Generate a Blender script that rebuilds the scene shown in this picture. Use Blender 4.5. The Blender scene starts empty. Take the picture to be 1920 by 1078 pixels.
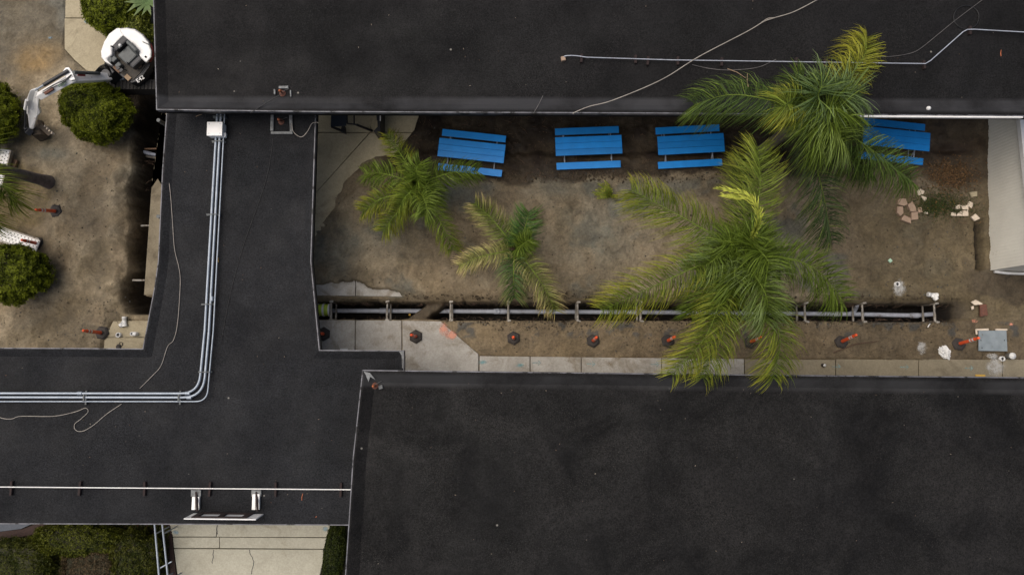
import bpy, bmesh, math, random
import numpy as np
from mathutils import Vector, Matrix
R = math.radians
random.seed(7); rng = np.random.default_rng(7)
S = bpy.context.scene
COL = S.collection

# ------------------------------------------------------------------ camera, sky, sun, exposure
H = 24.0; F = 1280.0; TILT = math.atan(111 / F)
cam = bpy.data.cameras.new("camera"); cam.lens = 24; cam.sensor_width = 36; cam.clip_end = 2000; cam.clip_start = 0.5
co = bpy.data.objects.new("camera", cam); COL.objects.link(co)
co.location = (0, 0, H); co.rotation_euler = (TILT, 0, 0); S.camera = co
SUN_EL, SUN_AZ = R(66), R(290)          # overcast: broad soft sun, high and a little to the west
w = bpy.data.worlds.new("World"); S.world = w; w.use_nodes = True
nt = w.node_tree; bg = nt.nodes["Background"]
sky = nt.nodes.new("ShaderNodeTexSky"); sky.sky_type = 'NISHITA'; sky.sun_disc = False
sky.sun_elevation = SUN_EL; sky.sun_rotation = SUN_AZ; sky.air_density = 1.0; sky.dust_density = 6.0; sky.ozone_density = 0.6
nt.links.new(sky.outputs[0], bg.inputs[0]); bg.inputs[1].default_value = 0.06
sl = bpy.data.lights.new("sun", 'SUN'); sl.energy = 1.5; sl.angle = R(75); sl.color = (1, 0.95, 0.87)
so = bpy.data.objects.new("sun", sl); COL.objects.link(so)
sd = Vector((math.sin(SUN_AZ) * math.cos(SUN_EL), math.cos(SUN_AZ) * math.cos(SUN_EL), math.sin(SUN_EL)))
so.rotation_euler = sd.to_track_quat('Z', 'Y').to_euler(); so.location = sd * 60
S.view_settings.view_transform = 'Standard'; S.view_settings.look = 'None'; S.view_settings.gamma = 1
S.view_settings.exposure = 0.75

# ------------------------------------------------------------------ layout helpers
CT, ST = math.cos(TILT), math.sin(TILT)
def P(px, py, z=0.0):
    """the place in the world, at height z, that the surveyed plan point px,py stands for"""
    dx, dy, dz = px - 960, 539 - py, -F
    wy, wz = dy * CT - dz * ST, dy * ST + dz * CT
    t = (z - H) / wz
    return Vector((dx * t, wy * t, z))
def UV(x, y, z=0.0):
    """plan coordinates of world points (numpy)"""
    dz = z - H
    cy = y * CT + dz * ST; cz = -y * ST + dz * CT
    k = F / -cz
    return 960 + x * k, 539 - cy * k
def vnz(x, y, s=0):
    xi, yi = np.floor(x), np.floor(y); fx, fy = x - xi, y - yi
    fx = fx * fx * (3 - 2 * fx); fy = fy * fy * (3 - 2 * fy)
    h = lambda i, j: np.modf(np.abs(np.sin(i * 127.1 + j * 311.7 + s * 74.7) * 43758.5453))[0]
    return (h(xi, yi) * (1 - fx) + h(xi + 1, yi) * fx) * (1 - fy) + (h(xi, yi + 1) * (1 - fx) + h(xi + 1, yi + 1) * fx) * fy
def fbm(x, y, s=0, o=4):
    a, t, r = 0.5, 0, 0
    for k in range(o):
        r = r + a * vnz(x * 2 ** k, y * 2 ** k, s + k * 13); t += a; a *= 0.5
    return r / t
def ss(a, b, x):
    t = np.clip((x - a) / (b - a), 0, 1); return t * t * (3 - 2 * t)
def pip(poly, X, Y):
    ins = np.zeros(X.shape, bool); n = len(poly)
    for i in range(n):
        x0, y0 = poly[i]; x1, y1 = poly[(i + 1) % n]
        if y0 == y1: continue
        ins ^= ((y0 > Y) != (y1 > Y)) & (X < (x1 - x0) * (Y - y0) / (y1 - y0) + x0)
    return ins

# ------------------------------------------------------------------ materials
def nodes(name):
    m = bpy.data.materials.new(name); m.use_nodes = True
    t = m.node_tree; return m, t, t.nodes["Principled BSDF"]
def nz(t, scale, detail=4, rough=0.6, vec=None, dist=0.0):
    n = t.nodes.new("ShaderNodeTexNoise"); n.inputs["Scale"].default_value = scale
    n.inputs["Detail"].default_value = detail; n.inputs["Roughness"].default_value = rough; n.inputs["Distortion"].default_value = dist
    if vec is None:
        g = t.nodes.get("pos") or t.nodes.new("ShaderNodeNewGeometry"); g.name = "pos"; vec = g.outputs["Position"]
    t.links.new(vec, n.inputs["Vector"]); return n.outputs["Fac"]
def ramp(t, f, a, b, c0=(0, 0, 0), c1=(1, 1, 1)):
    r = t.nodes.new("ShaderNodeValToRGB"); e = r.color_ramp.elements
    e[0].position, e[1].position = a, b; e[0].color = (*c0, 1); e[1].color = (*c1, 1)
    t.links.new(f, r.inputs[0]); return r.outputs[0]
def mix(t, f, a, b, mode='MIX'):
    n = t.nodes.new("ShaderNodeMix"); n.data_type = 'RGBA'; n.blend_type = mode
    for s, v in ((n.inputs[0], f), (n.inputs[6], a), (n.inputs[7], b)):
        if isinstance(v, (int, float)): s.default_value = v
        elif isinstance(v, tuple): s.default_value = (*v, 1)
        else: t.links.new(v, s)
    return n.outputs[2]
def bump(t, b, f, strength, dist):
    n = t.nodes.new("ShaderNodeBump"); n.inputs["Strength"].default_value = strength; n.inputs["Distance"].default_value = dist
    t.links.new(f, n.inputs["Height"])
    if b.inputs["Normal"].is_linked: t.links.new(b.inputs["Normal"].links[0].from_socket, n.inputs["Normal"])
    t.links.new(n.outputs[0], b.inputs["Normal"])
def simple(name, c0, c1=None, scale=6, rough=0.6, metal=0.0, wear=None, bmp=0.0, spec=0.5):
    m, t, b = nodes(name)
    c1 = c1 or tuple(x * 0.75 for x in c0)
    col = mix(t, ramp(t, nz(t, scale, 5), 0.3, 0.7), c0, c1)
    if wear: col = mix(t, ramp(t, nz(t, wear[1], 6, 0.7), wear[2], wear[2] + 0.06), col, wear[0])
    t.links.new(col, b.inputs["Base Color"]); b.inputs["Roughness"].default_value = rough; b.inputs["Metallic"].default_value = metal
    b.inputs["Specular IOR Level"].default_value = spec
    if bmp: bump(t, b, nz(t, scale * 4, 4), bmp, 0.01)
    return m
def soil_mat():
    m, t, b = nodes("soil")
    a = t.nodes.new("ShaderNodeAttribute"); a.attribute_name = "soil"
    f1 = ramp(t, nz(t, 1.7, 9, 0.74, dist=0.8), 0.28, 0.74, (0.5, 0.49, 0.48), (1.38, 1.37, 1.34))
    f2 = ramp(t, nz(t, 13, 6, 0.78), 0.3, 0.72, (0.66, 0.66, 0.66), (1.27, 1.27, 1.26))
    c = mix(t, 1.0, a.outputs[0], f1, 'MULTIPLY'); c = mix(t, 1.0, c, f2, 'MULTIPLY')
    st = ramp(t, nz(t, 4, 8, 0.82, dist=2.0), 0.57, 0.65)
    c = mix(t, st, c, mix(t, 1.0, c, (0.5, 0.47, 0.44), 'MULTIPLY'))
    v = t.nodes.new("ShaderNodeTexVoronoi"); v.inputs["Scale"].default_value = 9
    t.links.new(t.nodes["pos"].outputs["Position"], v.inputs["Vector"])
    sp = ramp(t, v.outputs["Distance"], 0.05, 0.1, (1, 1, 1), (0, 0, 0))
    sp2 = mix(t, 1.0, sp, ramp(t, nz(t, 2.3, 3), 0.5, 0.6), 'MULTIPLY')
    c = mix(t, sp2, c, mix(t, 1.0, c, (1.7, 1.7, 1.75), 'MULTIPLY'))
    t.links.new(c, b.inputs["Base Color"])
    t.links.new(ramp(t, nz(t, 0.8, 4), 0.4, 0.65, (0.55, 0.55, 0.55), (0.95, 0.95, 0.95)), b.inputs["Roughness"])
    b.inputs["Specular IOR Level"].default_value = 0.3
    bump(t, b, nz(t, 4, 8, 0.7), 0.6, 0.12); bump(t, b, nz(t, 30, 5, 0.7), 0.5, 0.03)
    return m
def roof_mat(name, c0, c1, speck, big=0.35, stain=None):
    m, t, b = nodes(name)
    c = mix(t, ramp(t, nz(t, big, 6, 0.65, dist=0.8), 0.36, 0.64), c0, c1)
    c = mix(t, 1.0, c, ramp(t, nz(t, 3.2, 6, 0.7), 0.3, 0.7, (0.78, 0.78, 0.78), (1.22, 1.22, 1.22)), 'MULTIPLY')
    c = mix(t, 1.0, c, ramp(t, nz(t, 22, 3, 0.8), 0.36, 0.64, (0.45, 0.45, 0.45), (1.75, 1.73, 1.7)), 'MULTIPLY')
    g = mix(t, 1.0, ramp(t, nz(t, 34, 2, 0.9), 0.58, 0.68), ramp(t, nz(t, 0.55, 5, 0.65), 0.38, 0.7), 'MULTIPLY')
    c = mix(t, g, c, speck)
    v = t.nodes.new("ShaderNodeTexVoronoi"); v.inputs["Scale"].default_value = 0.9; v.inputs["Randomness"].default_value = 1
    t.links.new(t.nodes["pos"].outputs["Position"], v.inputs["Vector"])
    c = mix(t, ramp(t, v.outputs["Distance"], 0.02, 0.035, (0.6, 0.6, 0.6), (0, 0, 0)), c, (0.3, 0.28, 0.25))
    if stain:      # silt left by ponded water along the eave
        sx = t.nodes.new("ShaderNodeSeparateXYZ"); t.links.new(t.nodes["pos"].outputs["Position"], sx.inputs[0])
        y0, wd, slope, cc, amt = stain
        ma = t.nodes.new("ShaderNodeMath"); ma.operation = 'MULTIPLY_ADD'; ma.inputs[1].default_value = slope
        t.links.new(sx.outputs[0], ma.inputs[0]); t.links.new(sx.outputs[1], ma.inputs[2])
        sb = t.nodes.new("ShaderNodeMath"); sb.operation = 'SUBTRACT'; sb.inputs[1].default_value = y0; t.links.new(ma.outputs[0], sb.inputs[0])
        ab = t.nodes.new("ShaderNodeMath"); ab.operation = 'ABSOLUTE'; t.links.new(sb.outputs[0], ab.inputs[0])
        f = mix(t, 1.0, ramp(t, ab.outputs[0], wd * 0.55, wd, (amt,) * 3, (0, 0, 0)), ramp(t, nz(t, 0.4, 4, 0.6), 0.3, 0.55), 'MULTIPLY')
        c = mix(t, f, c, cc)
    t.links.new(c, b.inputs["Base Color"]); b.inputs["Specular IOR Level"].default_value = 0.12
    t.links.new(ramp(t, nz(t, 0.6, 4), 0.35, 0.7, (0.6,) * 3, (0.9,) * 3), b.inputs["Roughness"])
    bump(t, b, nz(t, 30, 3, 0.8), 0.35, 0.01)
    return m
def concrete(name, c0, c1, dirt, amt=0.55):
    m, t, b = nodes(name)
    c = mix(t, ramp(t, nz(t, 1.1, 7, 0.65, dist=0.5), 0.3, 0.7), c0, c1)
    c = mix(t, ramp(t, nz(t, 0.7, 8, 0.72, dist=1.0), amt, amt + 0.16), c, dirt)
    c = mix(t, 1.0, c, ramp(t, nz(t, 18, 5, 0.75), 0.3, 0.7, (0.8, 0.8, 0.8), (1.15, 1.15, 1.15)), 'MULTIPLY')
    c = mix(t, ramp(t, nz(t, 4, 6, 0.8), 0.66, 0.72), c, mix(t, 1.0, c, (0.6, 0.58, 0.55), 'MULTIPLY'))
    t.links.new(c, b.inputs["Base Color"]); b.inputs["Roughness"].default_value = 0.8; b.inputs["Specular IOR Level"].default_value = 0.3
    bump(t, b, nz(t, 40, 4), 0.25, 0.006); return m
def leaf_mat(name):
    m, t, b = nodes(name)
    a = t.nodes.new("ShaderNodeAttribute"); a.attribute_name = "leaf"
    c = mix(t, 1.0, a.outputs[0], ramp(t, nz(t, 9, 3), 0.3, 0.7, (0.8,) * 3, (1.2,) * 3), 'MULTIPLY')
    t.links.new(c, b.inputs["Base Color"]); b.inputs["Roughness"].default_value = 0.55; b.inputs["Specular IOR Level"].default_value = 0.18
    tr = t.nodes.new("ShaderNodeBsdfTranslucent"); t.links.new(c, tr.inputs[0])
    ms = t.nodes.new("ShaderNodeMixShader"); ms.inputs[0].default_value = 0.25
    o = t.nodes["Material Output"]; t.links.new(b.outputs[0], ms.inputs[1]); t.links.new(tr.outputs[0], ms.inputs[2]); t.links.new(ms.outputs[0], o.inputs[0])
    return m
def spray(name, col, thr=0.5, scale=9, cap=0.8):
    """thin sprayed paint or powder: covers the ground in flecks, denser in the middle of the patch"""
    m, t, b = nodes(name); b.inputs["Base Color"].default_value = (*col, 1); b.inputs["Roughness"].default_value = 0.9
    a = t.nodes.new("ShaderNodeAttribute"); a.attribute_name = "cover"
    s = t.nodes.new("ShaderNodeMath"); s.operation = 'ADD'; t.links.new(a.outputs["Fac"], s.inputs[0]); t.links.new(nz(t, scale, 7, 0.75), s.inputs[1])
    f = ramp(t, s.outputs[0], thr + 0.22, thr + 0.62, (0, 0, 0), (cap,) * 3); tb = t.nodes.new("ShaderNodeBsdfTransparent")
    ms = t.nodes.new("ShaderNodeMixShader"); t.links.new(f, ms.inputs[0]); t.links.new(tb.outputs[0], ms.inputs[1]); t.links.new(b.outputs[0], ms.inputs[2])
    t.links.new(ms.outputs[0], t.nodes["Material Output"].inputs[0]); return m

M = dict(
    soil=soil_mat(), leaf=leaf_mat("leaf"),
    roofN=roof_mat("roof_felt_north", (0.0054, 0.0053, 0.0057), (0.0095, 0.0092, 0.0097), (0.04, 0.038, 0.037), stain=(P(1100, 196, 3.9).y, 0.26, 0.004, (0.036, 0.036, 0.039), 1.0)),
    roofW=roof_mat("roof_felt_walkway", (0.0088, 0.0092, 0.0105), (0.0145, 0.0152, 0.0172), (0.042, 0.042, 0.045), 0.25),
    roofS=roof_mat("roof_felt_south", (0.0046, 0.0045, 0.0049), (0.0132, 0.0127, 0.0127), (0.06, 0.056, 0.051), 0.5, stain=(P(1300, 715, 3.7).y, 0.24, 0.012, (0.03, 0.03, 0.031), 1.0)),
    trim=simple("drip_edge", (0.17, 0.17, 0.19), (0.055, 0.055, 0.062), 4, 0.55, 0.2, ((0.012, 0.012, 0.014), 2.2, 0.54)),
    white=simple("white_paint", (0.8, 0.79, 0.78), (0.68, 0.67, 0.65), 3, 0.4),
    whitem=simple("worn_white_paint", (0.86, 0.85, 0.83), (0.78, 0.76, 0.73), 4, 0.42, 0, ((0.22, 0.1, 0.05), 4.5, 0.66)),
    siding=simple("ribbed_siding", (0.8, 0.78, 0.7), (0.7, 0.68, 0.61), 1.2, 0.6, 0, ((0.6, 0.57, 0.48), 2, 0.64)),
    blue=simple("blue_paint", (0.007, 0.26, 0.74), (0.005, 0.21, 0.62), 2.5, 0.45, 0, ((0.06, 0.27, 0.66), 5, 0.66)),
    galv=simple("galvanised_steel", (0.36, 0.4, 0.45), (0.26, 0.3, 0.35), 5, 0.45, 0.35),
    steel=simple("plate_steel", (0.3, 0.34, 0.36), (0.2, 0.235, 0.25), 3, 0.5, 0.3, ((0.17, 0.16, 0.15), 6, 0.63)),
    pvcg=simple("grey_pipe", (0.4, 0.43, 0.5), (0.27, 0.28, 0.32), 4, 0.45, 0, ((0.13, 0.1, 0.07), 4, 0.62)),
    alu=simple("dirty_aluminium", (0.36, 0.34, 0.31), (0.17, 0.145, 0.11), 8, 0.5, 0.2, ((0.1, 0.07, 0.045), 9, 0.56)),
    pvcw=simple("white_plastic", (0.72, 0.72, 0.71), (0.58, 0.57, 0.55), 6, 0.35),
    orange=simple("orange_plastic", (0.85, 0.12, 0.035), (0.7, 0.085, 0.025), 6, 0.4, 0, ((0.28, 0.09, 0.05), 9, 0.64)),
    rubber=simple("black_rubber", (0.026, 0.022, 0.021), (0.04, 0.033, 0.028), 6, 0.8, 0, ((0.1, 0.08, 0.055), 9, 0.62), 0.2),
    tread=simple("track_rubber", (0.012, 0.011, 0.011), (0.022, 0.019, 0.017), 8, 0.8, 0, ((0.06, 0.05, 0.038), 9, 0.6), .2),
    black=simple("black_metal", (0.014, 0.015, 0.018), (0.022, 0.022, 0.026), 6, 0.5),
    dblue=simple("dark_slate_panel", (0.03, 0.04, 0.055), (0.024, 0.03, 0.04), 4, 0.6),
    grey=simple("grey_vinyl", (0.09, 0.1, 0.1), (0.06, 0.065, 0.065), 8, 0.55),
    dark=simple("dark_floor_mat", (0.03, 0.028, 0.024), (0.055, 0.045, 0.035), 12, 0.8),
    red=simple("dark_red_decal", (0.28, 0.02, 0.025), None, 6, 0.4),
    green=simple("green_plastic", (0.5, 0.66, 0.07), (0.4, 0.52, 0.06), 6, 0.5),
    copper=simple("weathered_copper", (0.52, 0.16, 0.06), (0.3, 0.1, 0.05), 20, 0.5, 0.3),
    rust=simple("rusty_iron", (0.16, 0.06, 0.035), (0.08, 0.035, 0.025), 14, 0.8),
    digger=simple("muddy_steel", (0.05, 0.035, 0.025), (0.1, 0.075, 0.05), 10, .8, 0, None, .4),
    caulk=simple("grey_sealant", (0.24, 0.25, 0.25), (0.05, 0.05, 0.05), 7, 0.7),
    wood=simple("weathered_wood", (0.2, 0.12, 0.07), (0.11, 0.06, 0.035), 16, 0.8),
    redwood=simple("dark_red_wood", (0.022, 0.009, 0.008), (0.012, 0.007, 0.0065), 14, 0.85),
    stick=simple("dry_stick", (0.34, 0.24, 0.15), (0.22, 0.15, 0.09), 20, 0.8),
    cable=simple("pale_cable", (0.42, 0.38, 0.33), (0.26, 0.23, 0.2), 5, 0.5),
    cabled=simple("grey_cable", (0.14, 0.13, 0.125), (0.07, 0.065, 0.065), 5, 0.6),
    cableb=simple("black_cable", (0.008, 0.008, 0.009), None, 5, 0.5),
    bark=simple("palm_bark", (0.17, 0.14, 0.125), (0.075, 0.06, 0.055), 7, 0.9, 0, None, 0.6),
    husk=simple("palm_fibre", (0.13, 0.08, 0.05), (0.06, 0.035, 0.025), 12, 0.9, 0, None, 0.5),
    paver=simple("tan_paver", (0.36, 0.255, 0.18), (0.27, 0.19, 0.135), 9, 0.85, 0, None, 0.3),
    tile=simple("cream_tile", (0.66, 0.56, 0.45), (0.5, 0.42, 0.33), 9, 0.7, 0, ((0.2, 0.15, 0.1), 12, 0.62)),
    stucco=simple("stucco_wall", (0.28, 0.25, 0.2), (0.22, 0.2, 0.16), 2, 0.9),
    conc=concrete("pale_concrete", (0.44, 0.42, 0.385), (0.29, 0.27, 0.235), (0.2, 0.165, 0.118), 0.52),
    concw=concrete("muddy_concrete", (0.25, 0.215, 0.15), (0.195, 0.168, 0.115), (0.14, 0.117, 0.08), 0.55),
    concm=concrete("worn_concrete", (0.4, 0.345, 0.235), (0.3, 0.255, 0.17), (0.2, 0.165, 0.105), 0.54),
    concw2=concrete("dusty_concrete", (0.24, 0.2, 0.135), (0.18, 0.15, 0.1), (0.11, 0.088, 0.056), 0.5),
    conce=concrete("court_concrete", (0.5, 0.43, 0.29), (0.38, 0.325, 0.215), (0.26, 0.215, 0.14), 0.54),
    concr=concrete("ramp_concrete", (0.42, 0.4, 0.32), (0.34, 0.32, 0.25), (0.26, 0.235, 0.17), 0.55),
    path=concrete("blue_grey_path", (0.09, 0.1, 0.12), (0.07, 0.08, 0.095), (0.06, 0.06, 0.065)),
    mulch=simple("bark_mulch", (0.045, 0.022, 0.017), (0.02, 0.011, 0.009), 18, 0.9, 0, ((0.14, 0.09, 0.08), 25, 0.68), 0.6),
    cyan=spray("cyan_marking_paint", (0.22, 0.42, 0.44), 0.4, 14, 0.55), pinkp=spray("orange_marking_paint", (0.78, 0.33, 0.22), 0.46, 6, 0.6),
    bluep=spray("blue_marking_paint", (0.17, 0.36, 0.5), 0.5, 6, 0.4), chalk=spray("white_powder", (0.6, 0.6, 0.58), 0.5, 5, 0.5),
    yellow=simple("yellow_plastic", (0.6, 0.36, 0.06), None, 6, 0.6),
)

def vary(m, lo, hi):      # each board weathered a little differently
    t = m.node_tree; b = t.nodes["Principled BSDF"]; src = b.inputs["Base Color"].links[0].from_socket
    oi = t.nodes.new("ShaderNodeObjectInfo"); c = mix(t, 1.0, src, ramp(t, oi.outputs["Random"], 0, 1, (lo,) * 3, (hi,) * 3), 'MULTIPLY')
    t.links.new(mix(t, ramp(t, nz(t, 11, 7, 0.8), 0.62, 0.75, (0, 0, 0), (.5, .5, .5)), c, (0.1, 0.33, 0.62)), b.inputs["Base Color"])
vary(M['blue'], 0.85, 1.12)
# ------------------------------------------------------------------ mesh builder
class MB:
    def __init__(s): s.v = []; s.f = []; s.sm = []
    def add(s, vs, fs, smooth=False):
        n = len(s.v); s.v += [tuple(v) for v in vs]; s.f += [tuple(i + n for i in f) for f in fs]; s.sm += [smooth] * len(fs); return s
    def box(s, c, d, rz=0.0, mat=None):
        m = mat or (Matrix.Translation(c) @ Matrix.Rotation(rz, 4, 'Z'))
        vs = [m @ Vector((x * d[0] / 2, y * d[1] / 2, z * d[2] / 2)) for x in (-1, 1) for y in (-1, 1) for z in (-1, 1)]
        return s.add(vs, [(0, 1, 3, 2), (4, 6, 7, 5), (0, 4, 5, 1), (2, 3, 7, 6), (0, 2, 6, 4), (1, 5, 7, 3)])
    def beam(s, a, b, w0, h0, w1=None, h1=None, up=(0, 0, 1)):
        """a tapering box from a to b, w across and h along up"""
        a, b = Vector(a), Vector(b); d = (b - a).normalized(); up = Vector(up)
        x = d.cross(up).normalized(); y = x.cross(d).normalized(); w1 = w1 or w0; h1 = h1 or h0; vs = []
        for p, w, h in ((a, w0, h0), (b, w1, h1)):
            vs += [p + x * sx * w / 2 + y * sy * h / 2 for sx, sy in ((-1, -1), (1, -1), (1, 1), (-1, 1))]
        return s.add(vs, [(3, 2, 1, 0), (4, 5, 6, 7), (0, 1, 5, 4), (1, 2, 6, 5), (2, 3, 7, 6), (3, 0, 4, 7)])
    def tube(s, pts, r, n=8, cap=True):
        pts = [Vector(p) for p in pts]; rs = r if isinstance(r, (list, tuple)) else [r] * len(pts); vs = []; fs = []
        prev = None
        for i, p in enumerate(pts):
            d = (pts[min(i + 1, len(pts) - 1)] - pts[max(i - 1, 0)]).normalized()
            if prev is None:
                ref = Vector((0, 0, 1)) if abs(d.z) < 0.9 else Vector((1, 0, 0)); x = d.cross(ref).normalized()
            else: x = (prev - d * prev.dot(d)).normalized()
            prev = x; y = d.cross(x)
            vs += [p + (x * math.cos(k * 2 * math.pi / n) + y * math.sin(k * 2 * math.pi / n)) * rs[i] for k in range(n)]
        for i in range(len(pts) - 1):
            fs += [(i * n + k, i * n + (k + 1) % n, (i + 1) * n + (k + 1) % n, (i + 1) * n + k) for k in range(n)]
        s.add(vs, fs, True)
        if cap:
            m = len(pts) - 1; s.add(vs[:n], [tuple(range(n))[::-1]]); s.add(vs[m * n:], [tuple(range(n))])
        return s
    def prism(s, poly, z0, z1, top=None):
        """poly: ground points; top: another outline for the upper face"""
        n = len(poly); tp = top or poly
        vs = [(p[0], p[1], z0 if not callable(z0) else z0(p)) for p in poly] + [(p[0], p[1], z1 if not callable(z1) else z1(p)) for p in tp]
        ar = sum(poly[i][0] * poly[(i + 1) % n][1] - poly[(i + 1) % n][0] * poly[i][1] for i in range(n))
        fs = [tuple(range(n))[::-1], tuple(range(n, 2 * n))] + [(i, (i + 1) % n, n + (i + 1) % n, n + i) for i in range(n)]
        if ar < 0: fs = [f[::-1] for f in fs]
        return s.add(vs, fs)
    def lathe(s, c, prof, n=12, axis=None):
        c = Vector(c); q = Vector(axis or (0, 0, 1)).to_track_quat('Z', 'Y'); vs = []; fs = []
        for r, z in prof:
            vs += [c + q @ Vector((r * math.cos(k * 2 * math.pi / n), r * math.sin(k * 2 * math.pi / n), z)) for k in range(n)]
        for i in range(len(prof) - 1):
            fs += [(i * n + k, i * n + (k + 1) % n, (i + 1) * n + (k + 1) % n, (i + 1) * n + k) for k in range(n)]
        return s.add(vs, fs, n > 8)
    def build(s, name, mat, parent=None, bevel=0.0, attr=None, seg=2):
        off = world_loc(parent) if parent else Vector((0, 0, 0))
        me = bpy.data.meshes.new(name); me.from_pydata([(v[0] - off.x, v[1] - off.y, v[2] - off.z) for v in s.v], [], s.f)
        me.polygons.foreach_set("use_smooth", s.sm); me.materials.append(mat)
        if attr is not None:
            a = me.color_attributes.new(attr[0], 'FLOAT_COLOR', 'POINT'); c = np.ones((len(s.v), 4), np.float32); c[:, :3] = np.asarray(attr[1], np.float32)
            a.data.foreach_set("color", c.ravel())
        me.update(); o = bpy.data.objects.new(name, me); COL.objects.link(o)
        if parent: o.parent = parent
        if bevel:
            b = o.modifiers.new("bevel", 'BEVEL'); b.width = bevel; b.segments = seg; b.limit_method = 'ANGLE'; b.angle_limit = R(35)
        return o
def world_loc(o):
    v = Vector((0, 0, 0))
    while o is not None: v = v + o.location; o = o.parent
    return v
def tag(o, label, cat, group=None):
    o["label"] = label; o["category"] = cat
    if group: o["group"] = group
    return o
def thing(name, label, cat, loc=(0, 0, 0), group=None):
    o = bpy.data.objects.new(name, None); COL.objects.link(o); o.location = loc; o.empty_display_size = 0.2
    return tag(o, label, cat, group)
def struct(o, kind='structure'): o["kind"] = kind; return o
def copy_thing(root, loc, rot=(0, 0, 0)):
    c = root.copy(); COL.objects.link(c); c.location = loc; c.rotation_euler = rot
    for ch in list(root.children):
        k = ch.copy(); COL.objects.link(k); k.parent = c
        for g in ch.children:
            q = g.copy(); COL.objects.link(q); q.parent = k
    return c
def smooth_path(pts, n=8):
    pts = [Vector(p) for p in pts]; out = []
    q = [pts[0] * 2 - pts[1]] + pts + [pts[-1] * 2 - pts[-2]]
    for i in range(1, len(q) - 2):
        a, b, c, d = q[i - 1:i + 3]
        for k in range(n):
            t = k / n; out.append(0.5 * ((2 * b) + (c - a) * t + (2 * a - 5 * b + 4 * c - d) * t * t + (3 * b - a - 3 * c + d) * t ** 3))
    return out + [pts[-1]]

# ------------------------------------------------------------------ plan outlines (concrete)
SLAB_WEST = [(560, 180), (790, 200), (777, 243), (760, 262), (716, 318), (640, 380), (585, 440), (560, 470)]
SLAB_BROKEN = [(560, 534), (606, 534), (620, 529), (634, 531), (645, 527), (655, 529), (668, 526), (682, 531), (692, 540), (708, 543), (722, 541), (738, 545), (750, 549), (755, 556), (560, 554)]
SLAB_A = [(560, 600), (665.5, 600.5), (665, 656), (660, 720), (560, 720)]
SLAB_B = [(667, 600.5), (752.5, 601), (753, 720), (666, 720)]
SLAB_C = [(754.5, 601), (826, 602.5), (897, 664), (897, 712), (755, 715)]
WALK_E = [(898.5, 668), (994, 668.5), (1090, 669), (1241, 671), (1396, 673)]
SLAB_PATHNW = [(124, -60), (165, -60), (158, 10), (170, 38), (215, 80), (240, 140), (163, 133), (140, 113), (121, 92)]
SLAB_LEFT = [(212, 602), (290, 601), (300, 720), (190, 720), (192, 640)]
SLAB_CANOPY = [(312, 160), (311, 200), (307, 225), (310, 262), (302, 290), (304, 320), (292, 340), (284, 352), (270, 553), (292, 556), (430, 556), (430, 160)]
RAMP = [(315, 930), (630, 930), (598, 1110), (334, 1110)]
POLYS = [SLAB_BROKEN, SLAB_A, SLAB_B, SLAB_C, [(895, 668), (2100, 678), (2100, 740), (895, 740)], SLAB_PATHNW, SLAB_LEFT, SLAB_CANOPY, SLAB_WEST,
         [(290, 900), (660, 900), (625, 1130), (310, 1130)]]

# ------------------------------------------------------------------ ground: one sheet out to the horizon, with the two trenches dug into it
def axis_pts(a, b, step, far):
    return np.concatenate([-np.array(far[::-1]) + 0.0, np.arange(a, b, step), np.array(far)])
gx = axis_pts(-19.2, 19.2, 0.052, [20, 24, 40, 90, 250, 700]); gy = axis_pts(-10.8, 13.6, 0.052, [15, 24, 40, 90, 250, 700])
gy[:6] = [-700, -250, -90, -40, -24, -13]
X, Y = np.meshgrid(gx, gy); U, V = UV(X, Y)
def pl(v, pts):      # piecewise linear in v
    a = np.array(pts); return np.interp(v, a[:, 0], a[:, 1])
n1 = fbm(X * 0.5, Y * 0.5, 1); n2 = fbm(X * 2.2, Y * 2.2, 5); n3 = fbm(X * 7, Y * 7, 9, 3); n4 = fbm(X * 0.9, Y * 0.9, 21)
Z = (n1 - 0.5) * 0.22 + (n2 - 0.5) * 0.13 + (n3 - 0.5) * 0.07
paved = np.zeros(X.shape, bool)
for pg in POLYS: paved |= pip(pg, U, V)
yard = ((U < 310) & (V < 640)) | ((U > 590) & (V > 210) & (V < 600))
# heap of spoil over the west slab and along the middle of the court
heap_edge = pl(V, [(200, 900), (285, 730), (292, 690), (310, 660), (340, 634), (380, 612), (430, 600), (520, 596), (560, 596)])
inheap = ss(0, 22, U - heap_edge + (n2 - 0.5) * 24) * ss(282, 300, V + (n2 - 0.5) * 14) * ss(566, 540, V) * ss(1500, 1440, U)
broken = pip(SLAB_BROKEN, U, V)
Z = np.where(paved, -0.07 + (n3 - 0.5) * 0.02, Z)
Z = Z + np.where(broken, 0, inheap * (0.13 + 0.10 * ss(0, 60, U - heap_edge) + (n4 - 0.5) * 0.16))
# strip between trench and pavement stays flat
Z = np.where((V > 600) & (V < 672) & (U > 590) & ~paved, (n2 - 0.5) * 0.07 + (n3 - 0.5) * 0.05 - 0.02, Z)
# main trench
wob = (n2 - 0.5) * 9 + (n3 - 0.5) * 6
tT = 567 + wob * 0.6 + (U - 600) * 0.0035; tB = 597.5 + wob * 0.28 + (U - 600) * 0.0035
inT = ss(-1.4, 1.4, V - tT) * ss(1.4, -1.4, V - tB) * ss(500, 503, U) * ss(1800, 1772, U)
lip = ss(554, 569, V + wob * 0.8) * ss(600, 596, V) * ss(592, 600, U) * ss(1830, 1800, U)
lip = np.where(U < 757, ss(557, 568, V) * ss(600, 596, V) * ss(586, 590, U), lip)
bridge_d = np.abs((U - 800) + (V - 580) * 1.35) ; bridge = ss(34, 14, bridge_d + wob)
floor = -1.75 + bridge * 1.32 + (n2 - 0.5) * 0.15
Z = Z - lip * 0.16
Z = Z * (1 - inT) + floor * inT
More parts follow.
